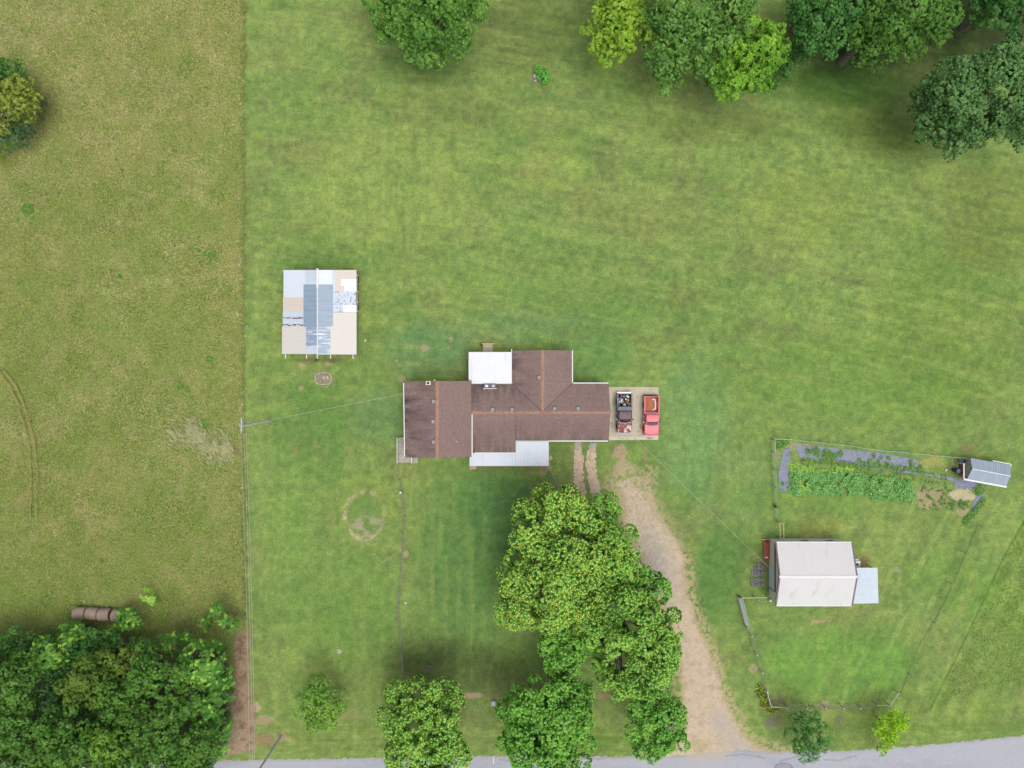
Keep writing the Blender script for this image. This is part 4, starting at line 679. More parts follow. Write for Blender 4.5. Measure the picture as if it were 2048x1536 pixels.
wallring(mb, [(wx + q, yn - .35, 0), (wx + q, ey - .5, 0), (exx - q, ey - .5, 0), (exx - q, yn - .35, 0)], he - .02)
for (gx_, ya, yb, zr, ze) in ((x1 - .43, ey - q, sy + q, hr - .16, he - .02),): mb.poly([V3(gx_, ya, ze), V3(gx_ + .14, ya, ze), V3(gx_ + .14, ry, zr), V3(gx_, ry, zr)], .01); mb.add([V3(gx_ + .14, ya, ze - .01), V3(gx_ + .14, yb, ze - .01), V3(gx_ + .14, ry, zr)], [(0, 1, 2)])
for (xa, xb, yy, xr, zr, ze) in ((wx + q, exx - q, yn - .36, rx, hr - .16, he), (a[0][0], a[2][0], a[0][1] - .01, R(874, 0, wr).x, wr - .16, we), (a[0][0], a[2][0], a[1][1] + .01, R(874, 0, wr).x, wr - .16, we)): mb.add([V3(xa, yy, ze - .03), V3(xb, yy, ze - .03), V3(xr, yy, zr)], [(0, 1, 2)])
mb.build('wall', M_siding, house)
for (x, y, f) in [(a[0][0] - .01, W(0, 800).y, 'W'), (a[0][0] - .01, W(0, 850).y, 'W'), (W(840, 0).x, a[1][1] - .01, 'S'), (W(900, 0).x, a[1][1] - .01, 'S'), (W(915, 0).x, a[0][1] + .01, 'N'), (W(1120, 0).x, sy + q - .01, 'S'), (W(1170, 0).x, sy + q - .01, 'S'), (W(1180, 0).x, ey - q + .01, 'N'), (W(1065, 0).x, yn - .34, 'N'), (W(1110, 0).x, yn - .34, 'N'), (exx - q + .01, W(0, 735).y, 'E'), (x1 - .34, W(0, 860).y, 'E')]: wall_window(house, x, y, 1.5, 1.1, 1.15, f)
wall_door(house, W(1050, 0).x, sy + q - .01, 'S'); wall_door(house, x1 - .34, W(0, 800).y, 'E', mat=M_whtrim); wall_door(house, a[0][0] - .01, W(0, 893).y, 'W', z0=.5)
for (px, py) in [(867, 803), (866, 843), (867, 884), (985, 819), (1024, 819), (1078, 755), (1109, 817), (1156, 817)]:      # box vents near the ridges
    z = (wr - abs(W(px, 0, wr).x - R(874, 0, wr).x) * .29) if px < 900 else (hr - abs(W(0, py, hr).y - ry) * .33 if px != 1078 else hr - abs(W(px, 0, hr).x - rx) * .33)
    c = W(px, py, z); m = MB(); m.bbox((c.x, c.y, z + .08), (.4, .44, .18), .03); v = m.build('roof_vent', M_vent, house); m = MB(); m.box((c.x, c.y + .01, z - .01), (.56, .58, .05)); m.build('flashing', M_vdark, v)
c = W(913, 883, 4.6); m = MB(); m.lathe([(.1, -.15), (.1, .02), (.05, .05), (.05, .4)], (c.x, c.y, 4.38), 10); m.build('vent_pipe', M_whtrim, house)
c = W(857, 766, 5.0); m = MB(); m.bbox((c.x, c.y, 4.9), (.62, .5, 1.1), .03); ch = m.build('chimney', pm('chimney_cap_white', A(226, 216, 204), .8, .1, 5), house); m = MB(); m.lathe([(.15, 0), (.15, .06), (.10, .06), (.10, .02)], (c.x, c.y, 5.45), 14); m.build('flue', M_dk, ch)
c = W(873, 762, wr); m = MB(); m.rock((c.x - .25, c.y + .1, wr - .05), (.3, .16, .2), 4); m.build('ridge_end', M_wood2, house)
# white metal roof over the back room
mb = MB(); p = [R(938, 704, 2.75), R(1023, 704, 2.75), R(1023, 767, 3.12), R(938, 762, 3.12)]
def ribbed(name, mat, a, b, c, d, n, parent, th=.05, rh=.035, rw=.05, label=None):
    """sheet a-b along the low edge, d-c along the high edge, n ribs running between the edges"""
    m = MB(); a, b, c, d = map(Vector, (a, b, c, d)); m.poly([a, b, c, d], th); up = ((b - a).cross(d - a)).normalized(); up = up if up.z > 0 else -up
    for i in range(n + 1):
        t = min(max(i / n, .004), .996); p0 = a.lerp(b, t); p1 = d.lerp(c, t); s = (b - a).normalized() * rw / 2
        vs = [p0 - s, p0 + s, p1 + s, p1 - s]; tp = [p0 - s * .5 + up * rh, p0 + s * .5 + up * rh, p1 + s * .5 + up * rh, p1 - s * .5 + up * rh]
        m.add(vs + tp, [(4, 5, 6, 7), (0, 4, 7, 3), (1, 2, 6, 5), (0, 1, 5, 4), (2, 3, 7, 6)])
    return m.build(name, mat, parent, label=label)
ribbed('metal_roof', M_wmetal, R(938, 704, 2.75), R(1023.5, 704, 2.75), R(1023.5, 767, 3.12), R(943.5, 767, 3.12), 20, house, label='white sheet metal roof over the back room')
ribbed('metal_roof', M_wmetal, R(937.5, 704, 2.74), R(943.3, 704, 2.74), R(943.3, 761, 3.08), R(937.5, 761, 3.08), 1, house)
m = MB(); wallring(m, [P2(942, 709), P2(942, 768), P2(1021, 768), P2(1021, 709)], 2.65); m.build('wall', M_siding, house); wall_door(house, W(977, 0).x, W(0, 709, he).y + .02, 'N', mat=M_whtrim, z0=.3)
# little roof box with white, red and grey panels
c = W(980, 772, 3.2); fr = MB(); fr.bbox((c.x, c.y, 3.12), (1.66, .58, .5), .03); f = fr.build('roof_box', pm('slate_grey_frame', A(96, 104, 120), .6, .1, 4), house)
m = MB(); m.box((c.x - .42, c.y, 3.385), (.34, .30, .03)); m.build('panel', M_whtrim, f, label='white panel'); m = MB(); m.box((c.x, c.y, 3.385), (.40, .40, .03)); m.build('panel', pm('dull_red_panel', A(150, 86, 86), .7, .1, 4), f, label='dull red panel')
m = MB(); m.box((c.x + .44, c.y, 3.385), (.30, .30, .03)); m.build('panel', pm('pale_blue_grey_panel', A(186, 200, 214), .4, .1, 4), f, label='pale grey panel'); m = MB(); m.box((c.x, c.y - .34, 3.1), (1.74, .08, .08)); m.build('sill', M_whtrim, f)
# front porch roof, L shaped, in two butted sheets
def pz(py): return 2.56 - .36 * (py - 881) / 51
ribbed('porch_roof', M_gmetal, R(939, 932, pz(932)), R(1031, 932, pz(932)), R(1031, 906, pz(906)), R(939, 906, pz(906)), 17, house); ribbed('porch_roof', M_gmetal, R(1031.2, 932, pz(932)), R(1096, 932, pz(932)), R(1096, 882.6, pz(882)), R(1031.2, 882.6, pz(882)), 12, house)
m = MB(); strip(m, R(1031, 882, 2.6), R(1096, 882, 2.6), .06, .1); strip(m, R(1096.6, 882, 2.57), R(1096.6, 932, 2.22), .07, .12); m.build('gutter', M_whtrim, house)
for px in (946, 985, 1030, 1062, 1091): m = MB(); c = W(px, 928, 2.1); m.box((c.x, c.y, 1.12), (.12, .12, 2.04)); m.build('porch_post', M_whtrim, house)
m = MB(); m.poly([W(941, 893) + V3(0, 0, .1), W(941, 930) + V3(0, 0, .1), W(1098, 930) + V3(0, 0, .1), W(1098, 893) + V3(0, 0, .1)], .14); m.build('porch_floor', M_conc, house)
m = MB(); m.poly([V3(W(1030, 0).x, yl, 0) * 1, V3(x0 + .5, yl, 0), V3(x0 + .5, yl + .1, 0), V3(W(1030, 0).x, yl + .1, 0)], .1)
wl = MB(); wl.box((W(990, 0).x, W(0, 897).y, 1.2), (4.6, .16, 2.4)); wl.build('wall', M_siding, house); wall_window(house, W(990, 0).x, W(0, 897).y - .1, 1.5, 1.4, 1.1, 'S')
# side deck on the west
dk = thing('side_deck', 'small weathered grey plank deck with white rail at the lower left corner of the farmhouse', 'deck', tuple(W(812, 900)))
m = MB()
for i in range(17): m.box((W(813, 0).x, W(0, 875.5 + i * 2.95).y, .52), (2.0, .175, .05))
m.build('deck_boards', M_wood, dk); m = MB()
for (px, py) in [(799, 876), (799, 900), (799, 923), (827, 923), (827, 905)]: m = MB(); m.box((W(px, py).x, W(px, py).y, .25), (.1, .1, .5)); m.build('support_post', M_wood, dk)
m = MB(); a_ = W(797.6, 875); b_ = W(797.6, 924); strip(m, V3(a_.x, a_.y, 1.45), V3(b_.x, b_.y, 1.45), .09, .06)
for k in range(5): p_ = V3(a_.x, a_.y, 0).lerp(V3(b_.x, b_.y, 0), k / 4); m.box((p_.x, p_.y, .97), (.07, .07, .9))
m.build('railing', M_whtrim, dk); m = MB(); a_ = W(826.2, 914); b_ = W(826.2, 924); strip(m, V3(a_.x, a_.y, 1.45), V3(b_.x, b_.y, 1.45), .1, .06)
for p_ in (a_, b_): m.box((p_.x, p_.y, .97), (.08, .08, .9))
m.build('railing', M_whtrim, dk); m = MB()
for k in range(3): m.box((W(829.6, 0).x + k * .02, W(0, 919).y, .42 - k * .16), (.16 + .3 * k, .9, .05))
m.build('step', M_wood, dk)
st = thing('back_steps', 'tan wooden back steps with posts above the white metal roof', 'steps', tuple(W(977, 696)))
for k in range(6): m = MB(); c = W(976, 690.5 + k * 2.7); m.box((c.x, c.y, .55 if k < 2 else .5), (1.3, .165, .05)); m.build('tread', M_wood if k > 1 else M_wood2, st)
m = MB(); c = W(977, 688.6); m.box((c.x, c.y, 1.32), (1.75, .1, .12)); m.build('top_rail', M_wood2, st)
for px in (966.5, 987.5): m = MB(); c = W(px, 689); m.box((c.x, c.y, .7), (.1, .1, 1.4)); m.box((W(px, 700).x, W(px, 700).y, .5), (.09, .09, 1.0)); m.build('post', M_wood2, st)
pot = MB(); c = W(963.5, 688.6); pot.lathe([(.12, 0), (.2, .3), (.21, .34), (.16, .34), (.14, .26), (.0, .26)], (c.x, c.y, 0), 14); tag(pot.build('flower_pot', pm('terracotta_dark', A(112, 64, 54), .8, .2, 5), org=(c.x, c.y, 0)), 'round dark red pot at the left side of the back steps', 'pot')
sb = MB(); c = W(1099.5, 916); sb.lathe([(.34, 0), (.34, .06), (.0, .07)], (c.x, c.y, 0.0), 9); tag(sb.build('stepping_stone', pm('tan_stone', A(206, 176, 150), .9, .15, 4), org=(c.x, c.y, 0)), 'round tan stepping stone at the right edge of the porch', 'stone')
sb = MB(); c = W(946, 935); sb.box((c.x, c.y, .04), (.9, .5, .1), .2); tag(sb.build('stepping_stone', pm('tan_slab', A(196, 164, 138), .9, .15, 4), org=(c.x, c.y, 0)), 'flat tan slab at the lower left corner of the porch', 'stone')
# ---------------- parking slab
m = MB(); z = .09; m.poly([W(1210, 774, z), W(1317, 774, z), W(1317, 872, z), W(1210, 872, z)], .2); tag(m.build('parking_slab', M_conc), kind='structure')
m = MB(); z = .075; m.poly([W(1210, 872.4, z), W(1317, 872.4, z), W(1316, 879.5, z), W(1210, 880.5, z)], .2); tag(m.build('parking_slab_apron', pm('pale_concrete', A(216, 208, 184), .9, .1, 1.2, spot=(A(184, 172, 146), .42, 2)), ), kind='structure')
# rust and oil on the slab: thin irregular stains with a shape of their own
def f_st(cx, cy, rx_, ry_, rgb, th):
    def f(x, y): a_ = fbm(x, y, 7, 3, 3); return np.exp(-(((x - cx) / rx_) ** 2 + ((y - cy) / ry_) ** 2)) * (.3 + 1.2 * a_) > th, np.ones(x.shape + (3,)) * np.array(A(*rgb))
    return f
M_st = attr_mat('slab_stain', fine=.15, fsc=5)
for i, (cx, cy, rx_, ry_, rgb, th) in enumerate([(1280, 853, 4, 8, (190, 152, 112), .62), (1276, 862, 7, 5, (198, 172, 136), .62), (1229, 805, 6, 14, (178, 166, 142), .55), (1224, 850, 5, 12, (176, 164, 142), .6), (1254, 781, 10, 4, (186, 170, 140), .55), (1300, 779, 4, 3, (184, 176, 160), .6)]):
    sheet('concrete_stain', cx - 18, cx + 18, cy - 22, cy + 22, .8, f_st(cx, cy, rx_, ry_, rgb, th), .0945, M_st)
ds = MB(); c = W(1300, 876.4); ds.box((c.x, c.y, .08), (.42, .26, .02)); tag(ds.build('drain_cover', M_vent, org=(c.x, c.y, .07)), 'small grey drain cover set in the front edge of the parking slab', 'drain cover')
# ---------------- patchwork metal shed, west lawn
shed = thing('open_shed', 'metal shed with patchwork roof of cream, blue, grey and rusty sheets', 'shed', tuple(W(640, 625)))
ze, zr = 2.6, 3.75
def sp_(px, py, dz=0):
    zz = zr - (zr - ze) * (abs(px - 634.5) / (70 if px < 634.5 else 78.)) + dz; return W(px, py, zz)
C_W = M_w1 = pm('shed_white_blue', A(228, 235, 246), .4, .04, 1, strtch=(1, 4, 1)); M_w2 = pm('shed_pale_blue', A(206, 218, 230), .4, .06, 1.2, spot=(A(226, 234, 240), .5, 1.5, (.4, 4, 1), .2)); M_g1 = pm('shed_grey_blue', A(150, 170, 190), .4, .09, .9, strtch=(.3, 2.5, 1), spot=(A(134, 154, 176), .5, .8, (.25, 3, 1), .2))
M_cr = pm('shed_cream', A(224, 218, 211), .5, .03, 1.2); M_cr2 = pm('shed_beige', A(224, 211, 200), .5, .03, 1.2); M_pw = pm('shed_white', A(248, 248, 250), .4, .02, 1); M_rs = pm('shed_blue_red_flakes', A(204, 216, 232), .45, .05, 2, spot=(A(130, 52, 76), .31, 3.2, (1.2, 1, 1), .02)); M_str = pm('shed_streaked', A(150, 170, 192), .4, .08, 1, strtch=(.3, 2, 1), spot=(A(224, 234, 244), .42, 1.1, (.35, 4.5, 1), .06))
def sheetp(xa, xb, ya, yb, mat, lab, dz=0.0, n=None):
    t = .012; pts = [sp_(xa, ya, dz), sp_(xb, ya, dz), sp_(xb, yb, dz), sp_(xa, yb, dz)]; n = n or max(2, int(abs(yb - ya) / 4.6))
    ribbed('roof_sheet', mat, pts[0], pts[3], pts[2], pts[1], n, shed, .02, .022, .03, label=lab)
for (xa, xb, ya, yb, m_, l_, dz) in [(567, 611, 540, 595, M_w1, 'bluish white roof sheet', .02), (611, 634, 540, 569, M_w2, 'pale blue roof sheet', .02), (607, 634, 569, 652, M_g1, 'slate blue roof sheet', .05), (566, 607, 595, 623, M_cr2, 'beige roof sheet', .02), (565.5, 607, 623, 653, M_w2, 'pale blue roof sheet with rusty red seams', .02), (564, 612, 653, 708, M_cr, 'cream roof sheet', .03), (612, 634, 652, 692, M_str, 'streaked grey blue roof sheet', .02), (612, 634, 692, 708, M_w2, 'pale blue roof sheet', .02),
        (635, 664, 540, 569, M_w1, 'bluish white roof sheet', .02), (664, 671, 540, 584, M_w2, 'pale blue roof sheet', .01), (670, 713, 540, 583, M_cr2, 'beige roof sheet', .03), (682, 713, 558, 572, M_pw, 'pure white roof patch', .06), (688, 713, 572, 583, M_pw, 'pure white roof patch', .06), (635, 666, 569, 652, M_g1, 'slate blue roof sheet', .05), (666, 712.6, 583, 610, M_rs, 'blue roof sheet flecked with dark red', .02), (666, 687, 610, 624.6, M_rs, 'blue roof sheet flecked with dark red', .02),
        (687, 713, 610, 624.6, M_pw, 'pure white roof patch', .03), (661, 713, 625, 709, M_cr, 'cream roof sheet', .03), (635, 661, 652, 709, M_str, 'streaked grey blue roof sheet', .02)]: sheetp(xa, xb, ya, yb, m_, l_, dz)
# torn dark red seams
r = random.Random(4); mb = MB()
for (xa, xb, y0_) in [(566, 606, 635.5), (566, 606, 649.5)]:
    x = xa
    while x < xb - 2:
        w_ = r.uniform(2, 5)
        if r.random() < .85: h_ = r.uniform(1.4, 3.0); y_ = y0_ + r.uniform(-1.2, .5); mb.poly([sp_(x, y_, .05), sp_(min(x + w_, xb), y_ + r.uniform(-1, .4), .05), sp_(min(x + w_, xb), y_ + h_, .05), sp_(x, y_ + h_ * .7, .05)], .008)
        x += w_ * .85
for (x, y_) in [(667, 608), (670, 607), (674, 607.5), (692, 607), (691, 604), (708, 601), (711, 601), (710, 608), (675, 600), (675, 604), (676, 603), (677, 585), (678, 590), (701, 594), (702, 595), (700, 603), (701, 600), (685, 594), (673, 615), (679, 622), (681, 622), (680, 616), (674, 622), (710, 586)]: w_ = r.uniform(.7, 1.8); mb.poly([sp_(x, y_, .05), sp_(x + w_, y_ + .2, .05), sp_(x + w_ * .8, y_ + r.uniform(1, 2.2), .05), sp_(x, y_ + 1.1, .05)], .008)
mb.build('rust_flakes', pm('dark_red_flaking_paint', A(128, 50, 76), .8, .2, 6), shed)
mb = MB(); ridgecap(mb, sp_(634.5, 537, .09), sp_(634.5, 575, .09), .14, .04, 'x'); ridgecap(mb, sp_(634.5, 575.3, .08), sp_(634.5, 709, .08), .06, .02, 'x'); mb.build('ridge_cap', M_whtrim, shed)
M_beam = pm('whitewashed_beam', A(226, 226, 222), .8, .1, 4)
for px in (571, 613, 634.5, 661, 706): mb = MB(); a_ = sp_(px, 700, -.08); b_ = sp_(px, 717.5, -.08); strip(mb, a_, b_, .12, .14); mb.build('purlin_end', M_beam, shed)
mb = MB(); pl = (566, 600, 634.5, 672, 701)
for px in pl:
    for py in (543, 600, 655, 706): mb = MB(); zz = sp_(px, py).z - .12; c = W(px, py, zz); mb.box((c.x, c.y, zz / 2), (.13, .13, zz)); mb.build('post', M_wood, shed)
mb = MB(); a_ = sp_(565.5, 541); b_ = sp_(565, 707); mb.box((a_.x + .08, (a_.y + b_.y) / 2, 1.25), (.05, a_.y - b_.y - .1, 2.4)); a_ = sp_(713, 541); b_ = sp_(713, 707); mb.box((a_.x - .8, (a_.y + b_.y) / 2, 1.25), (.05, a_.y - b_.y - .1, 2.4)); mb.build('wall', M_w2, shed)
mb = MB(); mb.box((W(640, 0).x, sp_(640, 541).y - .06, 1.35), (9.0, .05, 2.4)); mb.build('wall', M_g1, shed)
rk = thing('lean_to_rack', 'narrow wooden rack frame with clutter along the right side of the patchwork shed', 'rack', tuple(W(716, 590)))
for py in (552.5, 584, 605, 624): m = MB(); c = W(718.3, py); m.box((c.x, c.y, .75), (.2, .2, 1.5)); m.build('post', M_wood2, rk)
m = MB(); c = W(719, 588.5); m.box((c.x + .02, c.y, 1.4), (.07, 4.5, .08)); m.build('rail', M_wood2, rk)
clut = [(716, 560, .28, 1.0, .9, M_dk, 'dark heap of scrap at the upper end of the rack beside the shed'), (716, 575, .26, .9, .7, pm('dark_green_junk', A(64, 84, 60), .9, .3, 6), 'dark green heap in the rack beside the shed'), (715.5, 594, .3, .6, .8, pm('maroon_box_paint', A(96, 48, 58), .8, .2, 6), 'maroon bin in the rack beside the shed'), (715.5, 603, .3, .8, .6, pm('dusty_pink_box', A(176, 136, 130), .8, .2, 6), 'dusty pink crate in the rack beside the shed'), (715.5, 616, .3, 1.0, .5, M_vdark, 'grey heap at the lower end of the rack beside the shed')]
for (px, py, sx, sy_, sz, m_, lb) in clut: m = MB(); c = W(px, py); [m.rock((c.x + random.uniform(-.05, .05), c.y + (k - 1) * sy_ * .3, sz * .5), (sx * 1.2, sy_ * .5, sz), k + int(py)) for k in range(3)]; tag(m.build('scrap_heap', m_, org=tuple(c)), lb, 'scrap heap')
# ---------------- cream garage / workshop on the right
bn = thing('garage', 'white roofed garage with purple brown trim on the lower right lawn', 'garage', tuple(W(1625, 1145)))
be, br = 3.0, 4.35
M_bnr = pm('garage_roof_metal', A(228, 227, 226), .45, .025, .5, spot=[(A(214, 210, 198), .45, .35, (1, .6, 1), .4), (A(196, 190, 172), .36, .9, (1, .3, 1), .3)]); M_bnw = pm('garage_wall_cream', A(242, 240, 228), .6, .04, 1); 
NWe, NEe, SWe, SEe = W(1553, 1085, be), W(1703, 1085, be), W(1553, 1211, be), W(1703, 1211, be); RW, RE = W(1559, 1152, br), W(1711.5, 1153, br)
yN, yS = (NWe.y + NEe.y) / 2, (SWe.y + SEe.y) / 2; yR = (yN + yS) / 2; xW, xE = NWe.x, NEe.x
print('barn ridge', yR, RW.y, RW.x - xW, RE.x - xE)
ribbed('roof', M_bnr, V3(xW, yN, be), V3(xE, yN, be), V3(xE, yR, br), V3(xW, yR, br), 34, bn, .08, .028, .045); ribbed('roof', M_bnr, V3(xW, yS, be), V3(xE, yS, be), V3(xE, yR, br), V3(xW, yR, br), 34, bn, .08, .028, .045)
m = MB(); ridgecap(m, V3(xW - .14, yR, br + .03), V3(xE + .14, yR, br + .03), .16, .04, 'y'); m.build('ridge_cap', M_whtrim, bn)
for x in (xW - .08, xE + .08):
    for y_ in (yN, yS): m = MB(); strip(m, V3(x, y_, be + .03), V3(x, yR, br + .03), .2, .2); m.build('rake_trim', M_trimp, bn)
m = MB(); strip(m, V3(xW, yN + .05, be), V3(xE, yN + .05, be), .1, .12); m.build('gutter', M_whtrim, bn); m = MB(); strip(m, V3(xW, yS - .05, be), V3(xE, yS - .05, be), .1, .12); m.build('gutter', M_whtrim, bn)
wx0, wx1, wy0, wy1 = W(1538, 0).x, xE - .35, W(0, 1079).y, yS + .35
wx0 = xW + .12; wy0 = yN - .12
m = MB(); wallring(m, [(wx0, wy0, 0), (wx0, wy1, 0), (wx1, wy1, 0), (wx1, wy0, 0)], be - .12); 
for x in (wx0 + .01, wx1 - .01): m.add([V3(x, wy0, be - .13), V3(x, wy1, be - .13), V3(x, yR, br - .12)], [(0, 1, 2)])
m.build('wall', M_bnw, bn)
m = MB(); yA, yB = W(0, 1089, 2.5).y, W(0, 1184, 2.5).y; m.box((wx0 - .04, (yA + yB) / 2, 2.3), (.1, yA - yB, .34)); m.build('wall_trim', M_trimp, bn)
m = MB(); yA, yB = W(0, 1133, 1).y, W(0, 1177, 1).y; m.box((wx0 - .02, (yA + yB) / 2, 1.06), (.04, yA - yB, 2.12))
for k in range(4): m.box((wx0 - .045, (yA + yB) / 2, .3 + k * .5), (.012, yA - yB - .1, .04))
gd = m.build('garage_door', pm('pale_blue_door', A(226, 238, 248), .5, .04, 2), bn); m = MB(); m.box((wx0 - .09, (yA + yB) / 2, .5), (.05, .2, .05)); m.build('handle', M_steel, gd)
m = MB(); strip(m, V3(wx0 - .03, W(0, 1177.6, 1).y, 2.12), V3(wx0 - .03, W(0, 1177.6, 1).y - .1, 2.12), .05, 2.12); m.build('corner_trim', M_trimp, bn)
wall_window(bn, W(1600, 0).x, wy0 + .02, 1.5, 1.0, .9, 'N'); wall_window(bn, W(1650, 0).x, wy0 + .02, 1.5, 1.0, .9, 'N'); wall_window(bn, W(1600, 0).x, wy1 - .02, 1.5, 1.0, .9, 'S')
for (x, y_) in ((wx0 - .05, yR), (xE + .2, yR + .18), (xE + .25, yR - .2)): m = MB(); m.lathe([(.03, -.1), (.14, .02), (.15, .12), (.06, .16)], (x, y_, 4.0 if x < xE - 1 else 3.9), 12); m.build('yard_lamp', M_vdark, bn)
# east lean-to of the garage
lt = [W(1706, 1207.5, 2.55), W(1757, 1206.5, 2.2), W(1755, 1135.5, 2.2), W(1709, 1135.5, 2.55)]
ribbed('lean_to_roof', pm('lean_to_metal', A(206, 220, 232), .4, .05, 1, spot=(A(186, 200, 214), .45, .9, (1, 1, 1), .3)), lt[0], lt[3], lt[2], lt[1], 17, bn, .05, .02, .04)
m = MB()
for (px, py) in ((1752, 1140), (1752, 1170), (1753, 1202)): m = MB(); c = W(px, py, 2.2); m.box((c.x, c.y, 1.06), (.12, .12, 2.12)); m.build('lean_to_post', M_wood, bn)
ac = thing('heat_pump', 'pale outdoor unit with round black fan behind the garage beside the lean-to', 'air unit', tuple(W(1713, 1128))); c = W(1715, 1129, 1); m = MB(); m.bbox((c.x, c.y, .5), (.85, .95, 1.0), .04); m.build('housing', M_whtrim, ac)
m = MB(); m.lathe([(.05, 1.0), (.15, 1.005), (.15, 1.03), (0.0, 1.04)], (c.x - .02, c.y, 0), 16); m.build('fan', M_dk, ac); c2 = W(1712, 1120, .6); m = MB(); m.bbox((c2.x, c2.y, .35), (.7, .35, .7), .03); m.build('side_box', M_gmetal, ac)
# red ramp and grey slabs west of the garage
rp = thing('red_platform', 'brick red painted wooden platform at the upper left corner of the garage', 'platform', tuple(W(1531, 1098))); m = MB()
for k in range(11): m.box((W(1531.5, 0).x, W(0, 1080 + k * 3.55).y, .28), (.78, .22, .05))
m.build('boards', pm('brick_red_boards', A(186, 96, 76), .9, .15, 5, spot=(A(150, 76, 62), .4, 4)), rp); m = MB()
for py in (1080, 1115):
    for px in (1527, 1536): m = MB(); m.box((W(px, py).x, W(px, py).y, .12), (.1, .1, .26)); m.build('support', M_wood, rp)
m = MB(); c = W(1531, 1078); m.box((c.x - .05, c.y + .02, .34), (.95, .07, .07)); m.build('edge_rail', M_wood2, rp)
m = MB(); c = W(1531.5, 1081.5); pts = [(c.x + .19 * math.cos(t), c.y + .15 * math.sin(t), .345) for t in np.linspace(0, 6.1, 18)]; m.tube(pts, .03, 5); m.tube([(x + .02, y_, z_ + .05) for x, y_, z_ in pts], .03, 5); tag(m.build('hose_coil', M_dk, org=(c.x, c.y, .3)), 'dark coiled hose lying on the red platform', 'hose')
m = MB(); c = W(1531, 1113.5); m.bbox((c.x, c.y, .37), (.42, .17, .12), .02); tag(m.build('plastic_tub', M_whtrim, org=(c.x, c.y, .31)), 'small white tub on the lower end of the red platform', 'tub')
M_slab = pm('weathered_grey_slab', A(122, 122, 122), .95, .22, 3, spot=[(A(186, 176, 160), .40, 2.2), (A(84, 86, 88), .4, 4)], bump=.4)
for (px, py, wd, dp, lb) in [(1517, 1132, 19, 13, 'speckled grey slab, uppermost of the three beside the garage'), (1514, 1145, 24, 10, 'pale worn slab between the two darker slabs beside the garage'), (1513.5, 1159, 27, 9, 'dark grey slab above the lowest light striped one beside the garage'), (1514.5, 1169, 25, 8, 'lowest slab of the stack beside the garage, with pale chips')]:
    s_ = MB(); c = W(px, py)
    for k in range(4): s_.bbox((c.x + (k - 1.5) * wd * S / 4 + random.uniform(-.03, .03), c.y + random.uniform(-.06, .06), .06), (wd * S / 4.3, dp * S * random.uniform(.85, 1.05), .12 + random.uniform(0, .05)), .03, random.uniform(-.1, .1))
    tag(s_.build('stone_slab', M_slab, org=tuple(c)), lb, 'slab')
# ---------------- garden coop
cp = thing('garden_coop', 'small grey metal roofed coop on a brown deck at the right end of the garden', 'coop', tuple(W(1965, 945)))
z0_ = 2.0; zt_ = 2.5
M_cm = pm('coop_metal', A(158, 174, 188), .4, .07, 1.2, spot=(A(182, 194, 206), .4, 1.5, (3, .4, 1), .2))
n0, n1_, s0, s1 = W(1941, 916, z0_), W(2021, 930, z0_), W(1934.5, 957.5, z0_), W(2012.5, 972.5, z0_); r0 = (n0 + s0) / 2; r1 = (n1_ + s1) / 2; r0.z = r1.z = zt_; r0 += V3(.12, .0, 0); r1 += V3(-.05, 0, 0)
ribbed('roof', M_cm, n0, n1_, r1, r0, 16, cp, .04, .02, .035); ribbed('roof', M_cm, s0, s1, r1, r0, 16, cp, .04, .02, .035)
m = MB(); up = V3(0, 0, .05); strip(m, r0 + up, r1 + up, .12, .03); m.build('ridge_cap', M_gmetal, cp)
m = MB(); strip(m, W(1928, 958.5, 2.02), W(2013.5, 974, 2.0), .22, .12); strip(m, W(1928, 927, 2.02), W(1928, 957, 2.02), .13, .1); strip(m, W(1985, 921.5, 1.95), W(2022.5, 928.5, 1.95), .1, .08); strip(m, W(2022.5, 929, 1.95), W(2014, 956, 1.95), .1, .08); m.build('frame', M_whtrim, cp)
m = MB()
for (px, py) in ((1929, 928), (1929, 957), (1975, 965), (2012, 971), (2020, 931), (1942, 919)): m = MB(); c = W(px, py, 1.9); m.box((c.x, c.y, .98), (.1, .1, 1.96)); m.build('post', M_wood2, cp)
m = MB(); ang = -.17
for k in range(14): c = W(1918 + k * 1.9, 937 + k * .32); m.box((c.x, c.y, .3), (.118, 2.75 - (.6 if k < 4 else 0), .05), ang * .3)
m.build('floor_boards', pm('dark_brown_boards', A(112, 78, 66), .9, .2, 6), cp)
m = MB(); wallring(m, [tuple(V3(n0.x + .35, n0.y - .25, 0)), tuple(V3(s0.x + .45, s0.y + .2, 0)), tuple(V3(s1.x - .25, s1.y + .2, 0)), tuple(V3(n1_.x - .3, n1_.y - .2, 0))], 1.85, .04); m.build('wall', M_wood, cp)
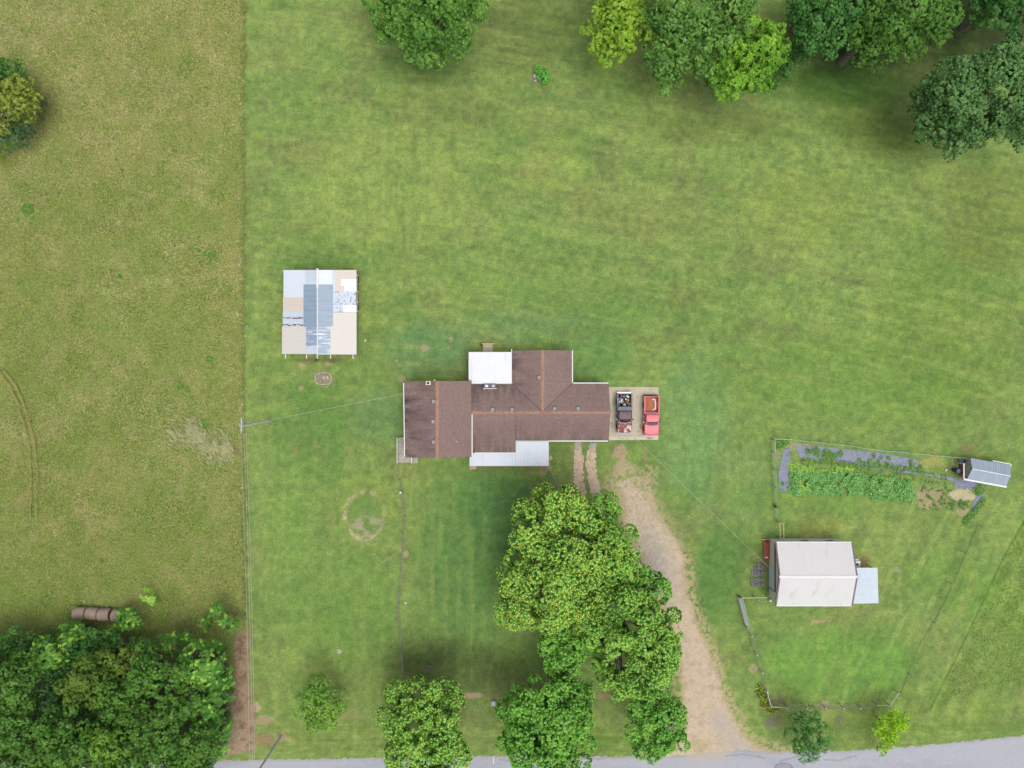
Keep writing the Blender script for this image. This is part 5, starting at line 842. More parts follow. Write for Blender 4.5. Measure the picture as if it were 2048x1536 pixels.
# ================================================================ VEHICLES AND SMALL THINGS
M_tyre = M_black; M_rim = pm('wheel_rim', A(176, 176, 178), .4, .1, 4, metal=.5); M_chrome = pm('chrome', A(226, 228, 234), .25, .05, 3, metal=.5)
M_wsh = pm('windshield', A(96, 118, 126), .06, .1, 2, spot=(A(150, 170, 176), .35, 1.5)); M_wshd = pm('dark_windshield', A(58, 60, 66), .08, .1, 3, spot=(A(100, 92, 92), .35, 4)); M_under = pm('underbody', A(36, 34, 34), .9, .1, 3)
def truck(name, label, xc, yr, M_body, M_hood, M_roof, M_bed, M_bedw, M_glass_, M_trim, wid=1.95, box_u=None):
    """pickup pointing south; u runs from the tailgate to the front bumper"""
    t = thing(name, label, 'pickup truck', (xc, yr - 2.6, .09)); hw = wid / 2; z0 = .09
    def P(v, u, z): return (xc + v, yr - u, z + z0)
    def loft(secs, caps=True):            # secs: list of (u, [(v, z) ...])
        m = MB(); n = len(secs[0][1]); vs = [P(v, u, z) for u, s in secs for v, z in s]; fs = [(i * n + k, i * n + (k + 1) % n, (i + 1) * n + (k + 1) % n, (i + 1) * n + k) for i in range(len(secs) - 1) for k in range(n)]
        if caps: fs += [tuple(reversed(range(n))), tuple(range((len(secs) - 1) * n, len(secs) * n))]
        m.add(vs, fs); return m
    def sec(w_, zb, zt, b=.07): return [(-w_ + .04, zb), (w_ - .04, zb), (w_, zb + .12), (w_, zt - b), (w_ - b, zt), (-w_ + b, zt), (-w_, zt - b), (-w_, zb + .12)]
    # cab and front body, rounded toward the bumper
    body = loft([(2.22, sec(hw, .42, 1.12)), (3.5, sec(hw, .42, 1.12)), (3.95, sec(hw, .42, 1.10)), (4.75, sec(hw - .01, .42, 1.03)), (5.08, sec(hw - .08, .46, .98)), (5.2, sec(hw - .2, .5, .92))]).build('body', M_body, t)
    m = MB()                               # bed: side walls, front wall
    for sg in (-1, 1):
        m.box(P(sg * (hw - .05), 1.11, .87), (.1, 2.18, .62)); m.box(P(sg * (hw - .06), 1.11, 1.195), (.17, 2.2, .045))
        m.box(P(sg * (hw - .14), 1.15, .74), (.2, .9, .24))
    m.box(P(0, 2.16, .89), (wid - .22, .07, .62)); m.build('bed_wall', M_bedw, t)
    m = MB(); m.box(P(0, 1.1, .6), (wid - .2, 2.1, .07)); m.build('bed_floor', M_bed, t)
    m = MB(); m.bbox(P(0, .03, .86), (wid - .06, .08, .64), .015); m.build('tailgate', M_trim if name == 'rusty_pickup' else M_bedw, t)
    m = MB(); m.box(P(0, 2.7, .45), (wid * .55, 4.6, .16)); m.build('chassis', M_under, t)
    # greenhouse
    rt = hw - .2; m = loft([(2.42, [(-hw + .08, 1.1), (hw - .08, 1.1), (rt, 1.70), (-rt, 1.70)]), (2.5, [(-hw + .08, 1.1), (hw - .08, 1.1), (rt, 1.74), (-rt, 1.74)]), (3.3, [(-hw + .08, 1.1), (hw - .08, 1.1), (rt, 1.74), (-rt, 1.74)]), (3.46, [(-hw + .1, 1.1), (hw - .1, 1.1), (rt - .02, 1.62), (-rt + .02, 1.62)]), (3.84, [(-hw + .12, 1.08), (hw - .12, 1.08), (rt + .04, 1.14), (-rt - .04, 1.14)])]).build('cab', M_body, t)
    m = MB(); n = 9; vs = []
    for u0, ww, zz in ((2.46, rt - .01, 1.752), (2.7, rt + .0, 1.80), (3.1, rt + .0, 1.80), (3.34, rt - .03, 1.755)):
        for k in range(n): f = -1 + 2 * k / (n - 1); vs.append(P(f * ww, u0 + (.05 * (1 - f * f) if u0 > 3 else 0), zz + .03 * (1 - f * f)))
    m.add(vs, [(i * n + k, i * n + k + 1, (i + 1) * n + k + 1, (i + 1) * n + k) for i in range(3) for k in range(n - 1)], True); m.build('cab_roof', M_roof, t)
    m = MB(); vs = []                      # windshield curved in plan
    for u0, ww, zz in ((3.40, rt - .05, 1.735), (3.76, hw - .22, 1.22)):
        for k in range(n): f = -1 + 2 * k / (n - 1); vs.append(P(f * ww, u0 + .13 * (1 - f * f), zz))
    m.add(vs, [(k, k + 1, n + k + 1, n + k) for k in range(n - 1)], True); m.build('windshield', M_glass_, t)
    m = MB(); pts = [P(-hw + .2 + (2 * hw - .4) * k / 8, 3.80 + .13 * (1 - (-1 + k / 4) ** 2), 1.18) for k in range(9)]; m.tube(pts, .035, 5); m.tube([P(-hw + .2, 3.8, 1.17), P(-rt + .02, 3.42, 1.72)], .028, 5); m.tube([P(hw - .2, 3.8, 1.17), P(rt - .02, 3.42, 1.72)], .028, 5); m.build('windshield_frame', M_trim, t)
    m = MB(); m.box(P(0, 2.395, 1.44), (wid - .7, .02, .34)); m.build('rear_window', M_glass_, t)
    for sg in (-1, 1):
        m = MB(); m.add([P(sg * (hw - .07), 2.6, 1.2), P(sg * (hw - .07), 3.5, 1.2), P(sg * (rt + .03), 3.28, 1.6), P(sg * (rt + .03), 2.62, 1.6)], [(0, 1, 2, 3)]); m.build('side_window', M_glass_, t)
        m = MB(); m.bbox(P(sg * (hw + .12), 3.42, 1.24), (.2, .1, .2), .02); m.build('side_mirror', M_trim if sg < 0 else M_under, t)
        m = MB(); m.box(P(sg * (hw + .005), 3.05, .84), (.02, 1.15, .5)); d = m.build('door', M_body, t); m = MB(); m.box(P(sg * (hw + .03), 2.62, .98), (.03, .16, .04)); m.build('handle', M_chrome, d)
        m = MB(); m.lathe([(.0, -.02), (.1, 0), (.11, .04)], P(sg * (hw - .3), 5.14, .74), 14, 'Y'); m.build('headlight', M_chrome, t)
        m = MB(); m.box(P(sg * (hw - .12), -.02, .85), (.14, .03, .3)); m.build('tail_light', pm('tail_light_red', A(170, 30, 30), .3, .1, 3), t)
        for u_ in (1.12, 4.35):
            m = MB(); m.lathe([(.2, -.12), (.34, -.12), (.37, -.08), (.37, .08), (.34, .12), (.2, .12)], P(sg * (hw - .08), u_, .37), 22, 'X'); wl_ = m.build('wheel', M_tyre, t)
            m = MB(); m.lathe([(.0, sg * .03), (.1, sg * .06), (.19, sg * .02), (.21, sg * .09)], P(sg * (hw - .08), u_, .37), 18, 'X'); m.build('rim', M_rim, wl_)
    # hood with a centre crease and curved front edge
    m = MB(); vs = []; rows = [(3.86, 1.125), (4.2, 1.13), (4.7, 1.095), (5.0, 1.04), (5.1, .98)]
    for i, (u0, zz) in enumerate(rows):
        for k in range(n):
            f = -1 + 2 * k / (n - 1); ww = hw - .1 - (.05 if i == 4 else 0); vs.append(P(f * ww, u0 + (.14 if i == 0 else .10 if i >= 3 else .12) * (1 - f * f), zz + .035 * (1 - f * f)))
    m.add(vs, [(i * n + k, i * n + k + 1, (i + 1) * n + k + 1, (i + 1) * n + k) for i in range(len(rows) - 1) for k in range(n - 1)], True); m.build('hood', M_hood, t)
    m = MB(); pts = [P(-hw + .06 + (2 * hw - .12) * k / 8, 5.2 + .12 * (1 - (-1 + k / 4) ** 2), .58) for k in range(9)]
    for (dz, rr_) in ((0, .07), (.09, .06), (-.08, .06)): m.tube([(a, b, c + dz) for a, b, c in pts], rr_, 8)
    m.build('front_bumper', M_trim, t); m = MB(); m.bbox(P(0, -.12, .5), (wid - .1, .14, .2), .02); m.build('rear_bumper', M_under if name == 'red_pickup' else M_chrome, t)
    m = MB(); m.box(P(0, 5.16, .78), (1.1, .05, .2)); m.build('grille', M_under, t)
    return t
x1_ = W(1246.5, 0).x; y1_ = W(0, 786.5).y; x2_ = W(1300, 0).x; y2_ = W(0, 792).y
M_b1 = pm('old_truck_primer', A(92, 88, 96), .7, .15, 3, spot=(A(132, 62, 56), .42, 2.2)); M_h1 = pm('rusty_peeling_hood', A(150, 84, 80), .8, .2, 3, spot=[(A(124, 60, 52), .5, 3.5), (A(232, 214, 206), .44, 2.0, (1, 1, 1), .03), (A(214, 150, 120), .30, 5)])
M_r1 = pm('faded_maroon_roof', A(134, 106, 112), .8, .06, 2, spot=(A(110, 88, 92), .4, 3)); M_bw1 = pm('blue_grey_bed_wall', A(92, 108, 128), .6, .15, 3, spot=(A(190, 204, 214), .40, 3)); M_t1 = pm('scuffed_white_chrome', A(226, 222, 232), .5, .1, 4, spot=(A(150, 140, 140), .3, 6))
truck('rusty_pickup', 'old rusty pickup with peeling hood, grey toolbox and a bed full of junk', x1_, y1_, M_b1, M_h1, M_r1, M_under, M_bw1, M_wshd, M_t1, 1.98)
M_b2 = pm('red_truck_side', A(206, 52, 78), .35, .06, 1.5); M_h2 = pm('faded_red_paint', A(238, 112, 126), .45, .03, 1.5); M_bd2 = pm('rusty_bed_floor', A(184, 112, 76), .9, .15, 2, spot=[(A(150, 104, 84), .42, 1.5), (A(206, 130, 80), .4, 3)]); M_bw2 = pm('pinkish_red_bed_rail', A(222, 98, 112), .5, .06, 2)
truck('red_pickup', 'faded red pickup with empty rusty bed on the right side of the slab', x2_, y2_, M_b2, M_h2, M_h2, M_bd2, M_bw2, M_wsh, M_whtrim, 2.0)
zb = .09 + .64
def thing_mb(name, label, cat, m, mat, org, group=None): return tag(m.build(name, mat, org=org), label, cat, group)
m = MB(); c = V3(x1_, y1_ - 2.0, .09 + 1.2); m.bbox((c.x, c.y, c.z + .1), (1.9, .5, .32), .04); tb = thing('toolbox', 'dark grey toolbox lying across the bed of the rusty pickup', 'toolbox', tuple(c)); m.build('box', pm('toolbox_grey', A(92, 102, 118), .6, .08, 2), tb); m = MB(); m.bbox((c.x, c.y, c.z + .285), (1.94, .53, .05), .02); m.build('lid', pm('toolbox_lid_grey', A(98, 108, 124), .55, .06, 2), tb)
m = MB()
tr = thing('spare_tyre', 'spare tyre lying in the junk filled truck bed against the toolbox', 'tyre', (x1_ + .02, y1_ - 1.52, zb)); m.lathe([(.2, 0), (.33, .0), (.37, .06), (.37, .17), (.32, .23), (.24, .22), (.2, .16)], (x1_ + .02, y1_ - 1.50, zb + .18), 26); m.build('tyre', M_tyre, tr); m = MB(); m.lathe([(.0, .08), (.08, .1), (.12, .04), (.2, .1), (.21, .17)], (x1_ + .02, y1_ - 1.5, zb + .18), 20); m.build('rim', M_vent, tr)
def lump(name, label, cat, x, y, d, mat, n=4, z=zb, sd=0):
    m = MB(); r = random.Random(sd)
    for k in range(n): m.rock((x + r.uniform(-.3, .3) * d[0], y + r.uniform(-.3, .3) * d[1], z + d[2] * .5 + r.uniform(0, .1)), (d[0] * r.uniform(.5, .8), d[1] * r.uniform(.5, .8), d[2]), sd * 9 + k)
    return thing_mb(name, label, cat, m, mat, (x, y, z))
def cl(*c): return pm('junk_%d_%d_%d' % c, A(*c), .8, .15, 5)
lump('plastic_bag', 'crumpled white bag at the right rear of the junk filled truck bed', 'bag', x1_ + .42, y1_ - .42, (.42, .5, .4), cl(236, 232, 228), sd=1)
lump('plastic_bag', 'bright pink bag at the left rear of the junk filled truck bed', 'bag', x1_ - .45, y1_ - .36, (.3, .3, .35), cl(222, 110, 180), sd=2)
lump('work_jacket', 'teal grey cloth bundle in the left of the junk filled truck bed', 'cloth', x1_ - .5, y1_ - .66, (.5, .4, .3), cl(96, 120, 136), sd=3)
lump('junk_heap', 'orange brown rusty scrap beside the spare tyre in the truck bed', 'scrap', x1_ + .62, y1_ - 1.5, (.4, .5, .35), cl(178, 106, 82), sd=4); lump('junk_heap', 'tan scrap in the centre of the junk filled truck bed', 'scrap', x1_ + .3, y1_ - 1.1, (.5, .5, .3), cl(150, 118, 98), sd=5); lump('junk_heap', 'dark scrap in the front left corner of the truck bed', 'scrap', x1_ - .62, y1_ - 1.5, (.35, .5, .3), cl(110, 90, 90), sd=8)
lump('junk_heap', 'dark blue grey scrap along the right wall of the truck bed', 'scrap', x1_ + .7, y1_ - .9, (.25, .9, .3), cl(70, 80, 100), sd=10)
m = MB(); m.lathe([(.13, 0), (.17, .3), (.14, .3), (.11, .1), (0, .1)], (x1_ - .05, y1_ - .42, zb + .1), 14); thing_mb('bucket', 'grey bucket between the pink and white bags in the truck bed', 'bucket', m, cl(150, 154, 158), (x1_ - .05, y1_ - .42, zb + .1))
m = MB(); m.lathe([(.1, 0), (.12, .2), (.09, .2), (0, .2)], (x1_ + .18, y1_ - .78, zb + .15), 12); thing_mb('bucket', 'small cream tub in the middle of the junk filled truck bed', 'bucket', m, cl(232, 214, 186), (x1_ + .18, y1_ - .78, zb + .15))
m = MB(); m.bbox((x1_ + .48, y1_ - .88, zb + .3), (.13, .3, .2), .03, .2); thing_mb('oil_jug', 'pale yellow jug in the right of the junk filled truck bed', 'jug', m, cl(222, 204, 120), (x1_ + .48, y1_ - .88, zb + .2))
m = MB(); r = random.Random(8); cx_, cy_ = x1_ - .38, y1_ - 1.02
for k in range(9): a_ = r.uniform(0, 3.14); l_ = r.uniform(.15, .33); px_, py_ = cx_ + r.uniform(-.15, .15), cy_ + r.uniform(-.2, .2); m.tube([(px_ - math.cos(a_) * l_, py_ - math.sin(a_) * l_, zb + .3), (px_, py_, zb + .42), (px_ + math.cos(a_) * l_, py_ + math.sin(a_) * l_, zb + .28)], .035, 6)
thing_mb('metal_frame', 'tangle of white metal tubes in the left of the truck bed', 'metal frame', m, M_whtrim, (cx_, cy_, zb))
m = MB(); r = random.Random(3)
for (a0, b0) in [((.15, -.42), (.48, -.44)), ((.48, -.44), (.55, -.62)), ((.55, -.62), (.58, -.95)), ((.58, -.95), (.57, -1.35)), ((.57, -1.35), (.58, -1.68)), ((.58, -1.68), (.2, -1.82))]:
    for q in range(4): t_ = (q + .5) / 4; m.rock((x2_ + a0[0] + (b0[0] - a0[0]) * t_, y2_ + a0[1] + (b0[1] - a0[1]) * t_, zb + .05), (.2, .2, .09 if not (-1.4 < b0[1] < -.9) else .05), q + int(a0[1] * 10), 1)
thing_mb('crumpled_tarp', 'crumpled white sheet in a C shape on the rusty bed of the red pickup', 'tarp', m, pm('tarp_white', A(240, 240, 240), .7, .1, 4, spot=(A(160, 160, 176), .35, 3)), (x2_ + .4, y2_ - 1.1, zb))
# ---------------- hay bales
M_hay = pm('weathered_hay', A(184, 160, 142), .95, .16, 2.5, strtch=(7, 1, 1), spot=[(A(150, 126, 108), .45, 3, (5, .8, 1), .2), (A(206, 186, 166), .38, 3, (7, 1, 1), .15)], bump=.8); M_hayd = pm('hay_end', A(110, 88, 72), .95, .3, 5, bump=.8)
import mathutils
zc = .78; prev = None; labs = ['leftmost round hay bale of the row above the wood', 'second round hay bale from the left end of the row', 'third round hay bale, next to the one the sapling covers', 'last round hay bale at the right, half hidden by a sapling']
for i, (px, py) in enumerate([(160.5, 1226.5), (185, 1227), (209.5, 1229), (236.5, 1231)]):
    c = W(px, py, zc); t = thing('hay_bale', labs[i], 'hay bale', (c.x, c.y, 0), 'round hay bales in a row at the edge of the wood'); r = random.Random(i); m = MB()
    n = 28; prof = [(.62, -.78), (.72, -.75), (.79, -.66), (.81, -.4), (.80, 0), (.82, .4), (.79, .66), (.72, .75), (.62, .78)]; prof = [(a_, b_ * .98) for a_, b_ in prof]
    m.lathe(prof, (0, 0, 0), n, 'X'); rot = Matrix.Rotation(-.035 + r.uniform(-.05, .05), 3, 'Z'); m.v = [tuple(Vector((c.x, c.y, zc)) + rot @ (Vector(v) * (1 + r.uniform(-.02, .02)))) for v in m.v]; m.build('bale_roll', M_hay, t)
    m = MB(); m.lathe([(.0, -.80), (.3, -.80), (.61, -.78)], (0, 0, 0), n, 'X'); m.lathe([(.61, .78), (.3, .80), (.0, .80)], (0, 0, 0), n, 'X'); m.v = [tuple(Vector((c.x, c.y, zc)) + rot @ Vector(v)) for v in m.v]; m.build('end_face', M_hayd, t)
# ---------------- power poles and wires
M_pole = pm('grey_pole_wood', A(212, 210, 204), .95, .15, 3, strtch=(1, 1, .2)); M_xf = pm('transformer_grey', A(206, 212, 222), .5, .08, 3); M_wire = pm('aluminium_wire', A(196, 196, 176), .5, .05, 3); M_cer = pm('insulator', A(220, 226, 236), .3, .05, 3)
pb = W(541, 842); ph = 10.4
p1 = thing('utility_pole', 'grey utility pole with transformer at the meadow edge', 'utility pole', tuple(pb), 'utility poles'); m = MB(); m.tube([pb, (pb.x, pb.y, ph * .5), (pb.x, pb.y, ph)], .17, 12, .11); m.build('pole', M_pole, p1)
m = MB(); m.box((pb.x - .05, pb.y + .0, ph - .25), (.12, 1.9, .12)); m.build('crossarm', M_pole, p1)
tx = MB(); tx.lathe([(0, -.5), (.24, -.5), (.27, -.45), (.27, .4), (.22, .47), (0, .5)], (pb.x - .42, pb.y + .05, ph - 1.6), 16); tr = tx.build('transformer', M_xf, p1)
m = MB(); [m.lathe([(.05, 0), (.07, .06), (.04, .1), (.06, .16), (0, .2)], (pb.x - .42 + dx, pb.y + .05 + dy, ph - 1.12), 8) for dx, dy in ((-.1, .1), (.1, -.08))]; m.build('bushing', M_cer, tr)
for k, dy in enumerate((-.85, 0.0, .85)): m = MB(); m.lathe([(.04, 0), (.08, .05), (.05, .1), (.08, .15), (.03, .22)], (pb.x - .05, pb.y + dy, ph - .19 if dy else ph), 8); m.build('insulator', M_cer, p1)
for z_ in (ph - .9, ph - 2.4, ph - 2.9): m = MB(); m.box((pb.x - .12, pb.y - .12, z_), (.3, .12, .2)); m.build('cutout', M_cer, p1)
pb2 = W(562, 1473); ph2 = 11.0; p2 = thing('utility_pole', 'plain grey utility pole leaning over the road edge at the bottom', 'utility pole', tuple(pb2), 'utility poles'); m = MB(); m.tube([pb2, (pb2.x, pb2.y, ph2 * .5), (pb2.x, pb2.y, ph2)], .17, 12, .12); m.build('pole', M_pole, p2)
m = MB(); m.box((pb2.x, pb2.y, ph2 - .3), (2.2, .12, .12)); m.build('crossarm', M_pole, p2)
def wire(name, label, a, b, sag, rad=.02, n=24, mat=None, group=None, twist=False):
    a = Vector(a); b = Vector(b); pts = [a.lerp(b, t) - V3(0, 0, sag * 4 * t * (1 - t)) for t in np.linspace(0, 1, n)]; m = MB(); m.tube(pts, rad, 4)
    if twist: m.tube([p + V3(.05 * math.cos(i * 1.8), .05 * math.sin(i * 1.8), .05 * math.sin(i * 1.8)) for i, p in enumerate(pts)], rad * .8, 4)
    return tag(m.build(name, mat or M_wire, org=tuple(a)), label, 'wire', group)
gw = 'power lines between the two utility poles'
for k, (xt, xb, lb) in enumerate([(480.5, 499.5, 'left power line running down the meadow edge'), (486.8, 505.5, 'middle power line running down the meadow edge'), (491.5, 509.5, 'right power line running down the meadow edge')]):
    za = ph - .3 - (k == 2) * 1.2 + .2 * (k == 0); wire('power_line', lb, W(xt, 850, za), W(xb, 1560, ph2 - .2 - k * .3), .45, .019, group=gw)
wire('service_cable', 'twisted service cable from the utility pole to the left eave of the farmhouse', (pb.x, pb.y, ph - 3.0), W(808, 787, 4.0), .25, .014, 46, twist=True)
wire('service_cable', 'pale cable from the farmhouse gable across the slab to the garage', W(1219, 826, 3.7), W(1537, 1134, 2.6), .55, .016, 30); wire('service_cable', 'short cable drop at the right gable end of the farmhouse', W(1219, 826, 3.7), W(1234, 816, 2.3), .1, .018, 8, M_vdark)
mst = MB(); a_ = W(1232, 839, 2.6); mst.tube([(W(1219, 826).x, W(0, 826).y, 3.7), tuple(a_)], .02, 5); 
yg = MB(); a_ = W(534, 757, .05); b_ = W(523.5, 774, 1.9); yg.tube([a_, (a_ + b_) / 2, b_], .05, 8); gg = thing('guy_wire_marker', 'bright yellow slanted marker pole in the lawn left of the patchwork shed', 'marker pole', tuple(W(533, 757))); yg.build('marker_sleeve', pm('safety_yellow', A(226, 190, 40), .5, .08, 3), gg); m = MB(); m.lathe([(.06, 0), (.06, .12), (0, .14)], tuple(W(534.6, 755.5)), 8); m.build('anchor', M_steel, gg)
# ---------------- fire pit
fp = thing('fire_pit', 'rounded square ring of pale stones with ashes below the patchwork shed', 'fire pit', tuple(W(646.5, 756)))
r = random.Random(12); M_st1 = pm('pale_pit_stone', A(214, 200, 184), .9, .2, 5)
for k in range(44):
    a_ = 2 * math.pi * k / 44; ca, sa = math.cos(a_), math.sin(a_); q = (abs(ca) ** 3.2 + abs(sa) ** 3.2) ** (-1 / 3.2); c = W(646.5 + 16 * q * ca + r.uniform(-.5, .5), 757 - 11.5 * q * sa + r.uniform(-.5, .5), .08); m = MB(); m.rock(c, (r.uniform(.14, .26), r.uniform(.12, .2), .2), k); m.build('ring_stone', M_st1, fp)
c = W(646.5, 757); m = MB(); pts = []
for k in range(40): a_ = 2 * math.pi * k / 40; ca, sa = math.cos(a_), math.sin(a_); q = (abs(ca) ** 3.2 + abs(sa) ** 3.2) ** (-1 / 3.2); pts.append(V3(c.x + 1.02 * q * ca, c.y + .74 * q * sa, .03))
m.poly(pts, .06); m.build('ash_bed', pm('ash_and_soil', A(150, 146, 118), .95, .2, 3, spot=(A(110, 122, 84), .4, 3)), fp)
m = MB(); c = W(648.5, 755); m.box((c.x, c.y, .1), (.42, .42, .08), .9); thing_mb('flat_rock', 'tan diamond shaped slab in the middle of the fire pit', 'rock', m, pm('tan_rock', A(200, 170, 140), .9, .15, 4), tuple(c)); m = MB(); c = W(656, 755.5); m.box((c.x, c.y, .1), (.16, .4, .1), .25); thing_mb('flat_rock', 'narrow cream block at the right inside the fire pit', 'rock', m, pm('cream_rock', A(226, 212, 188), .9, .15, 4), tuple(c))
m = MB(); c = W(632, 721.5); pts = [(c.x + .2 * math.cos(t), c.y + .14 * math.sin(t), .06) for t in np.linspace(0, 6.2, 14)]; m.tube(pts, .05, 6); m.tube([(x + .1, y_ + .05, .14) for x, y_, z_ in pts[:9]], .04, 6); thing_mb('wire_coil', 'dark coil lying in front of the patchwork shed', 'coil', m, M_vdark, tuple(c))
m = MB(); c = W(731, 681); m.bbox((c.x, c.y, .1), (.2, .3, .2), .03); thing_mb('plastic_jug', 'small pale container on the lawn right of the patchwork shed', 'container', m, cl(206, 226, 210), tuple(c))
bd = MB(); c = W(1072, 154); bd.rock((c.x, c.y, .18), (.75, .85, .5), 3, 2); bd.rock((c.x - .05, c.y - .5, .08), (.4, .5, .2), 5, 1); bd.rock((c.x + .12, c.y + .35, .1), (.4, .35, .25), 6, 1); thing_mb('boulder', 'pale pinkish boulder on the top lawn beside the leafy shrub', 'boulder', bd, pm('pinkish_boulder', A(208, 192, 182), .9, .2, 3, bump=.6), tuple(c))
m = MB(); c = W(677, 1304); m.rock((c.x, c.y, .06), (.3, .22, .18), 8); thing_mb('small_rock', 'single whitish rock on the lower left lawn', 'rock', m, cl(218, 214, 204), tuple(c)); m = MB(); c = W(811, 1205); m.rock((c.x, c.y, .06), (.45, .28, .2), 9); thing_mb('small_rock', 'whitish rock right of the wire fence on the front lawn', 'rock', m, cl(212, 208, 200), tuple(c))
m = MB(); c = W(857, 1333); [m.rock((c.x + dx, c.y + dy, .08), (.4, .3, .2), k) for k, (dx, dy) in enumerate([(-.15, 0), (.1, .1), (.3, .02)])]; thing_mb('tree_stump', 'low grey stump remains above the first roadside maple', 'stump', m, cl(126, 120, 112), tuple(c))
m = MB(); c = W(987, 1405); m.bbox((c.x, c.y, .18), (.5, .6, .36), .06); mbx = thing('utility_box', 'small pale grey box on the grass between the first two roadside maples', 'utility box', tuple(c)); m.build('housing', cl(186, 188, 204), mbx); m = MB(); m.bbox((c.x, c.y, .39), (.54, .64, .06), .02); m.build('lid', cl(204, 206, 218), mbx)
# ---------------- yard fence (wire) on the front lawn
M_wiref = pm('fence_wire', A(150, 150, 140), .7, .05, 3); M_fp = pm('fence_post_steel', A(214, 216, 214), .6, .1, 4); M_fpw = pm('old_fence_post', A(150, 142, 128), .9, .2, 4)
def fence(name, label, bases, h, matp, pr=.045, wires=(.35, .75, 1.1), cap=None, skip=(), wr_=.012, mesh=None):
    f = thing(name, label, 'fence', (bases[0][0], bases[0][1], 0))
    for i, b in enumerate(bases):
        if i in skip: continue
        m = MB(); m.tube([(b[0], b[1], -.05), (b[0], b[1], h * .5), (b[0], b[1], h)], pr, 8, sm=True); p_ = m.build('post', matp, f)
        if cap: m = MB(); m.lathe([(pr * 1.5, 0), (pr * 1.9, .03), (pr * 1.2, .07), (0, .08)], (b[0], b[1], h), 10); m.build('post_cap', cap, p_)
    m = MB()
    for z_ in wires:
        m.tube([(b[0], b[1], z_) for b in bases], wr_, 4, cap=False, sm=False)
    m.build('wire', mesh or M_wiref, f); return f
b = [W(px, py) for px, py in [(796.5, 925), (801, 958), (806, 984), (811, 1030), (808, 1066), (806, 1095), (803, 1138), (800, 1175), (798, 1204), (801, 1250), (804, 1296), (808, 1345)]]
fence('wire_fence', 'thin sagging wire fence running down the front lawn from the side deck', b, 1.15, M_fpw, .04, (.3, .6, .9, 1.1), wr_=.014)
for i, (px, py, lb) in enumerate([(805, 982, 'white topped post head at the upper part of the wire fence on the front lawn')]):
    m = MB(); c = W(px - 1, py); m.lathe([(.09, 0), (.09, 1.2), (.16, 1.22), (.18, 1.34), (.1, 1.4), (0, 1.41)], (c.x, c.y, 0), 14); thing_mb('solar_lamp', lb, 'lamp post', m, cl(226, 232, 240), tuple(c))
b = [W(px, py) for px, py in [(1093, 930), (1103, 945), (1112, 962), (1116, 975)]]; f = fence('short_fence', 'short grey rail fence between the porch corner and the big maple', b, 1.1, M_fpw, .05, (.35, .7)); m = MB(); m.tube([(q_.x, q_.y, 1.1) for q_ in b], .045, 6); m.build('rail', M_vent, f)
# ---------------- paddock fence around the garage and the front right lawn
bs = [(1495, 1256), (1502, 1270), (1510, 1306), (1520, 1340)]
def base_of(px, py, h): v = W(px, py, h); return (v.x, v.y)
tops = [(1496, 1257), (1504, 1273), (1515, 1310), (1526, 1346), (1535, 1384), (1543, 1414), (1576, 1417), (1614, 1417), (1652, 1417), (1688, 1417), (1722, 1417), (1755, 1411), (1781, 1412), (1798, 1387)]
b = [base_of(px, py, 1.35) for px, py in tops]
f = fence('paddock_fence', 'front wire fence with white capped steel posts and wooden corner braces', b, 1.35, M_vent, .05, (.3, .6, .9, 1.2), cap=M_whtrim, wr_=.014)
M_br = pm('pale_brace_timber', A(204, 196, 182), .9, .12, 4)
for (p_, q_) in [(4, 5), (5, 6), (11, 12), (12, 13)]:
    m = MB(); m.tube([(b[p_][0], b[p_][1], 1.26), (b[q_][0], b[q_][1], 1.24)], .06, 8); m.build('brace', M_br, f)
m = MB(); c = base_of(1740, 1417, .8); m.tube([(c[0], c[1], 0), (c[0], c[1], .8)], .06, 8); thing_mb('short_post', 'short tan stake right of the steel posts in the front fence line', 'post', m, M_wood2, (c[0], c[1], 0))
gt = thing('paddock_gate', 'long narrow galvanised gate below the left corner of the garage', 'gate', tuple(W(1484, 1199))); a_ = V3(*base_of(1481, 1198, 1.3), 0); b_ = V3(*base_of(1496, 1256, 1.3), 0); m = MB()
for z_ in (.2, .45, .75, 1.05, 1.3): m.tube([a_ + V3(0, 0, z_), b_ + V3(0, 0, z_)], .035, 8)
m.tube([a_ + V3(0, 0, .2), a_ + V3(0, 0, 1.3)], .035, 8); m.tube([b_ + V3(0, 0, .2), b_ + V3(0, 0, 1.3)], .035, 8); m.build('gate_leaf', M_steel, gt); n_ = (b_ - a_).normalized(); o_ = V3(-n_.y, n_.x, 0) * .28
m = MB(); [m.tube([a_ + o_ * s_ + V3(0, 0, z_), b_ + o_ * s_ + V3(0, 0, z_)], .035, 8) for s_ in (1,) for z_ in (.2, .7, 1.28)]; m.build('gate_leaf', M_steel, gt)

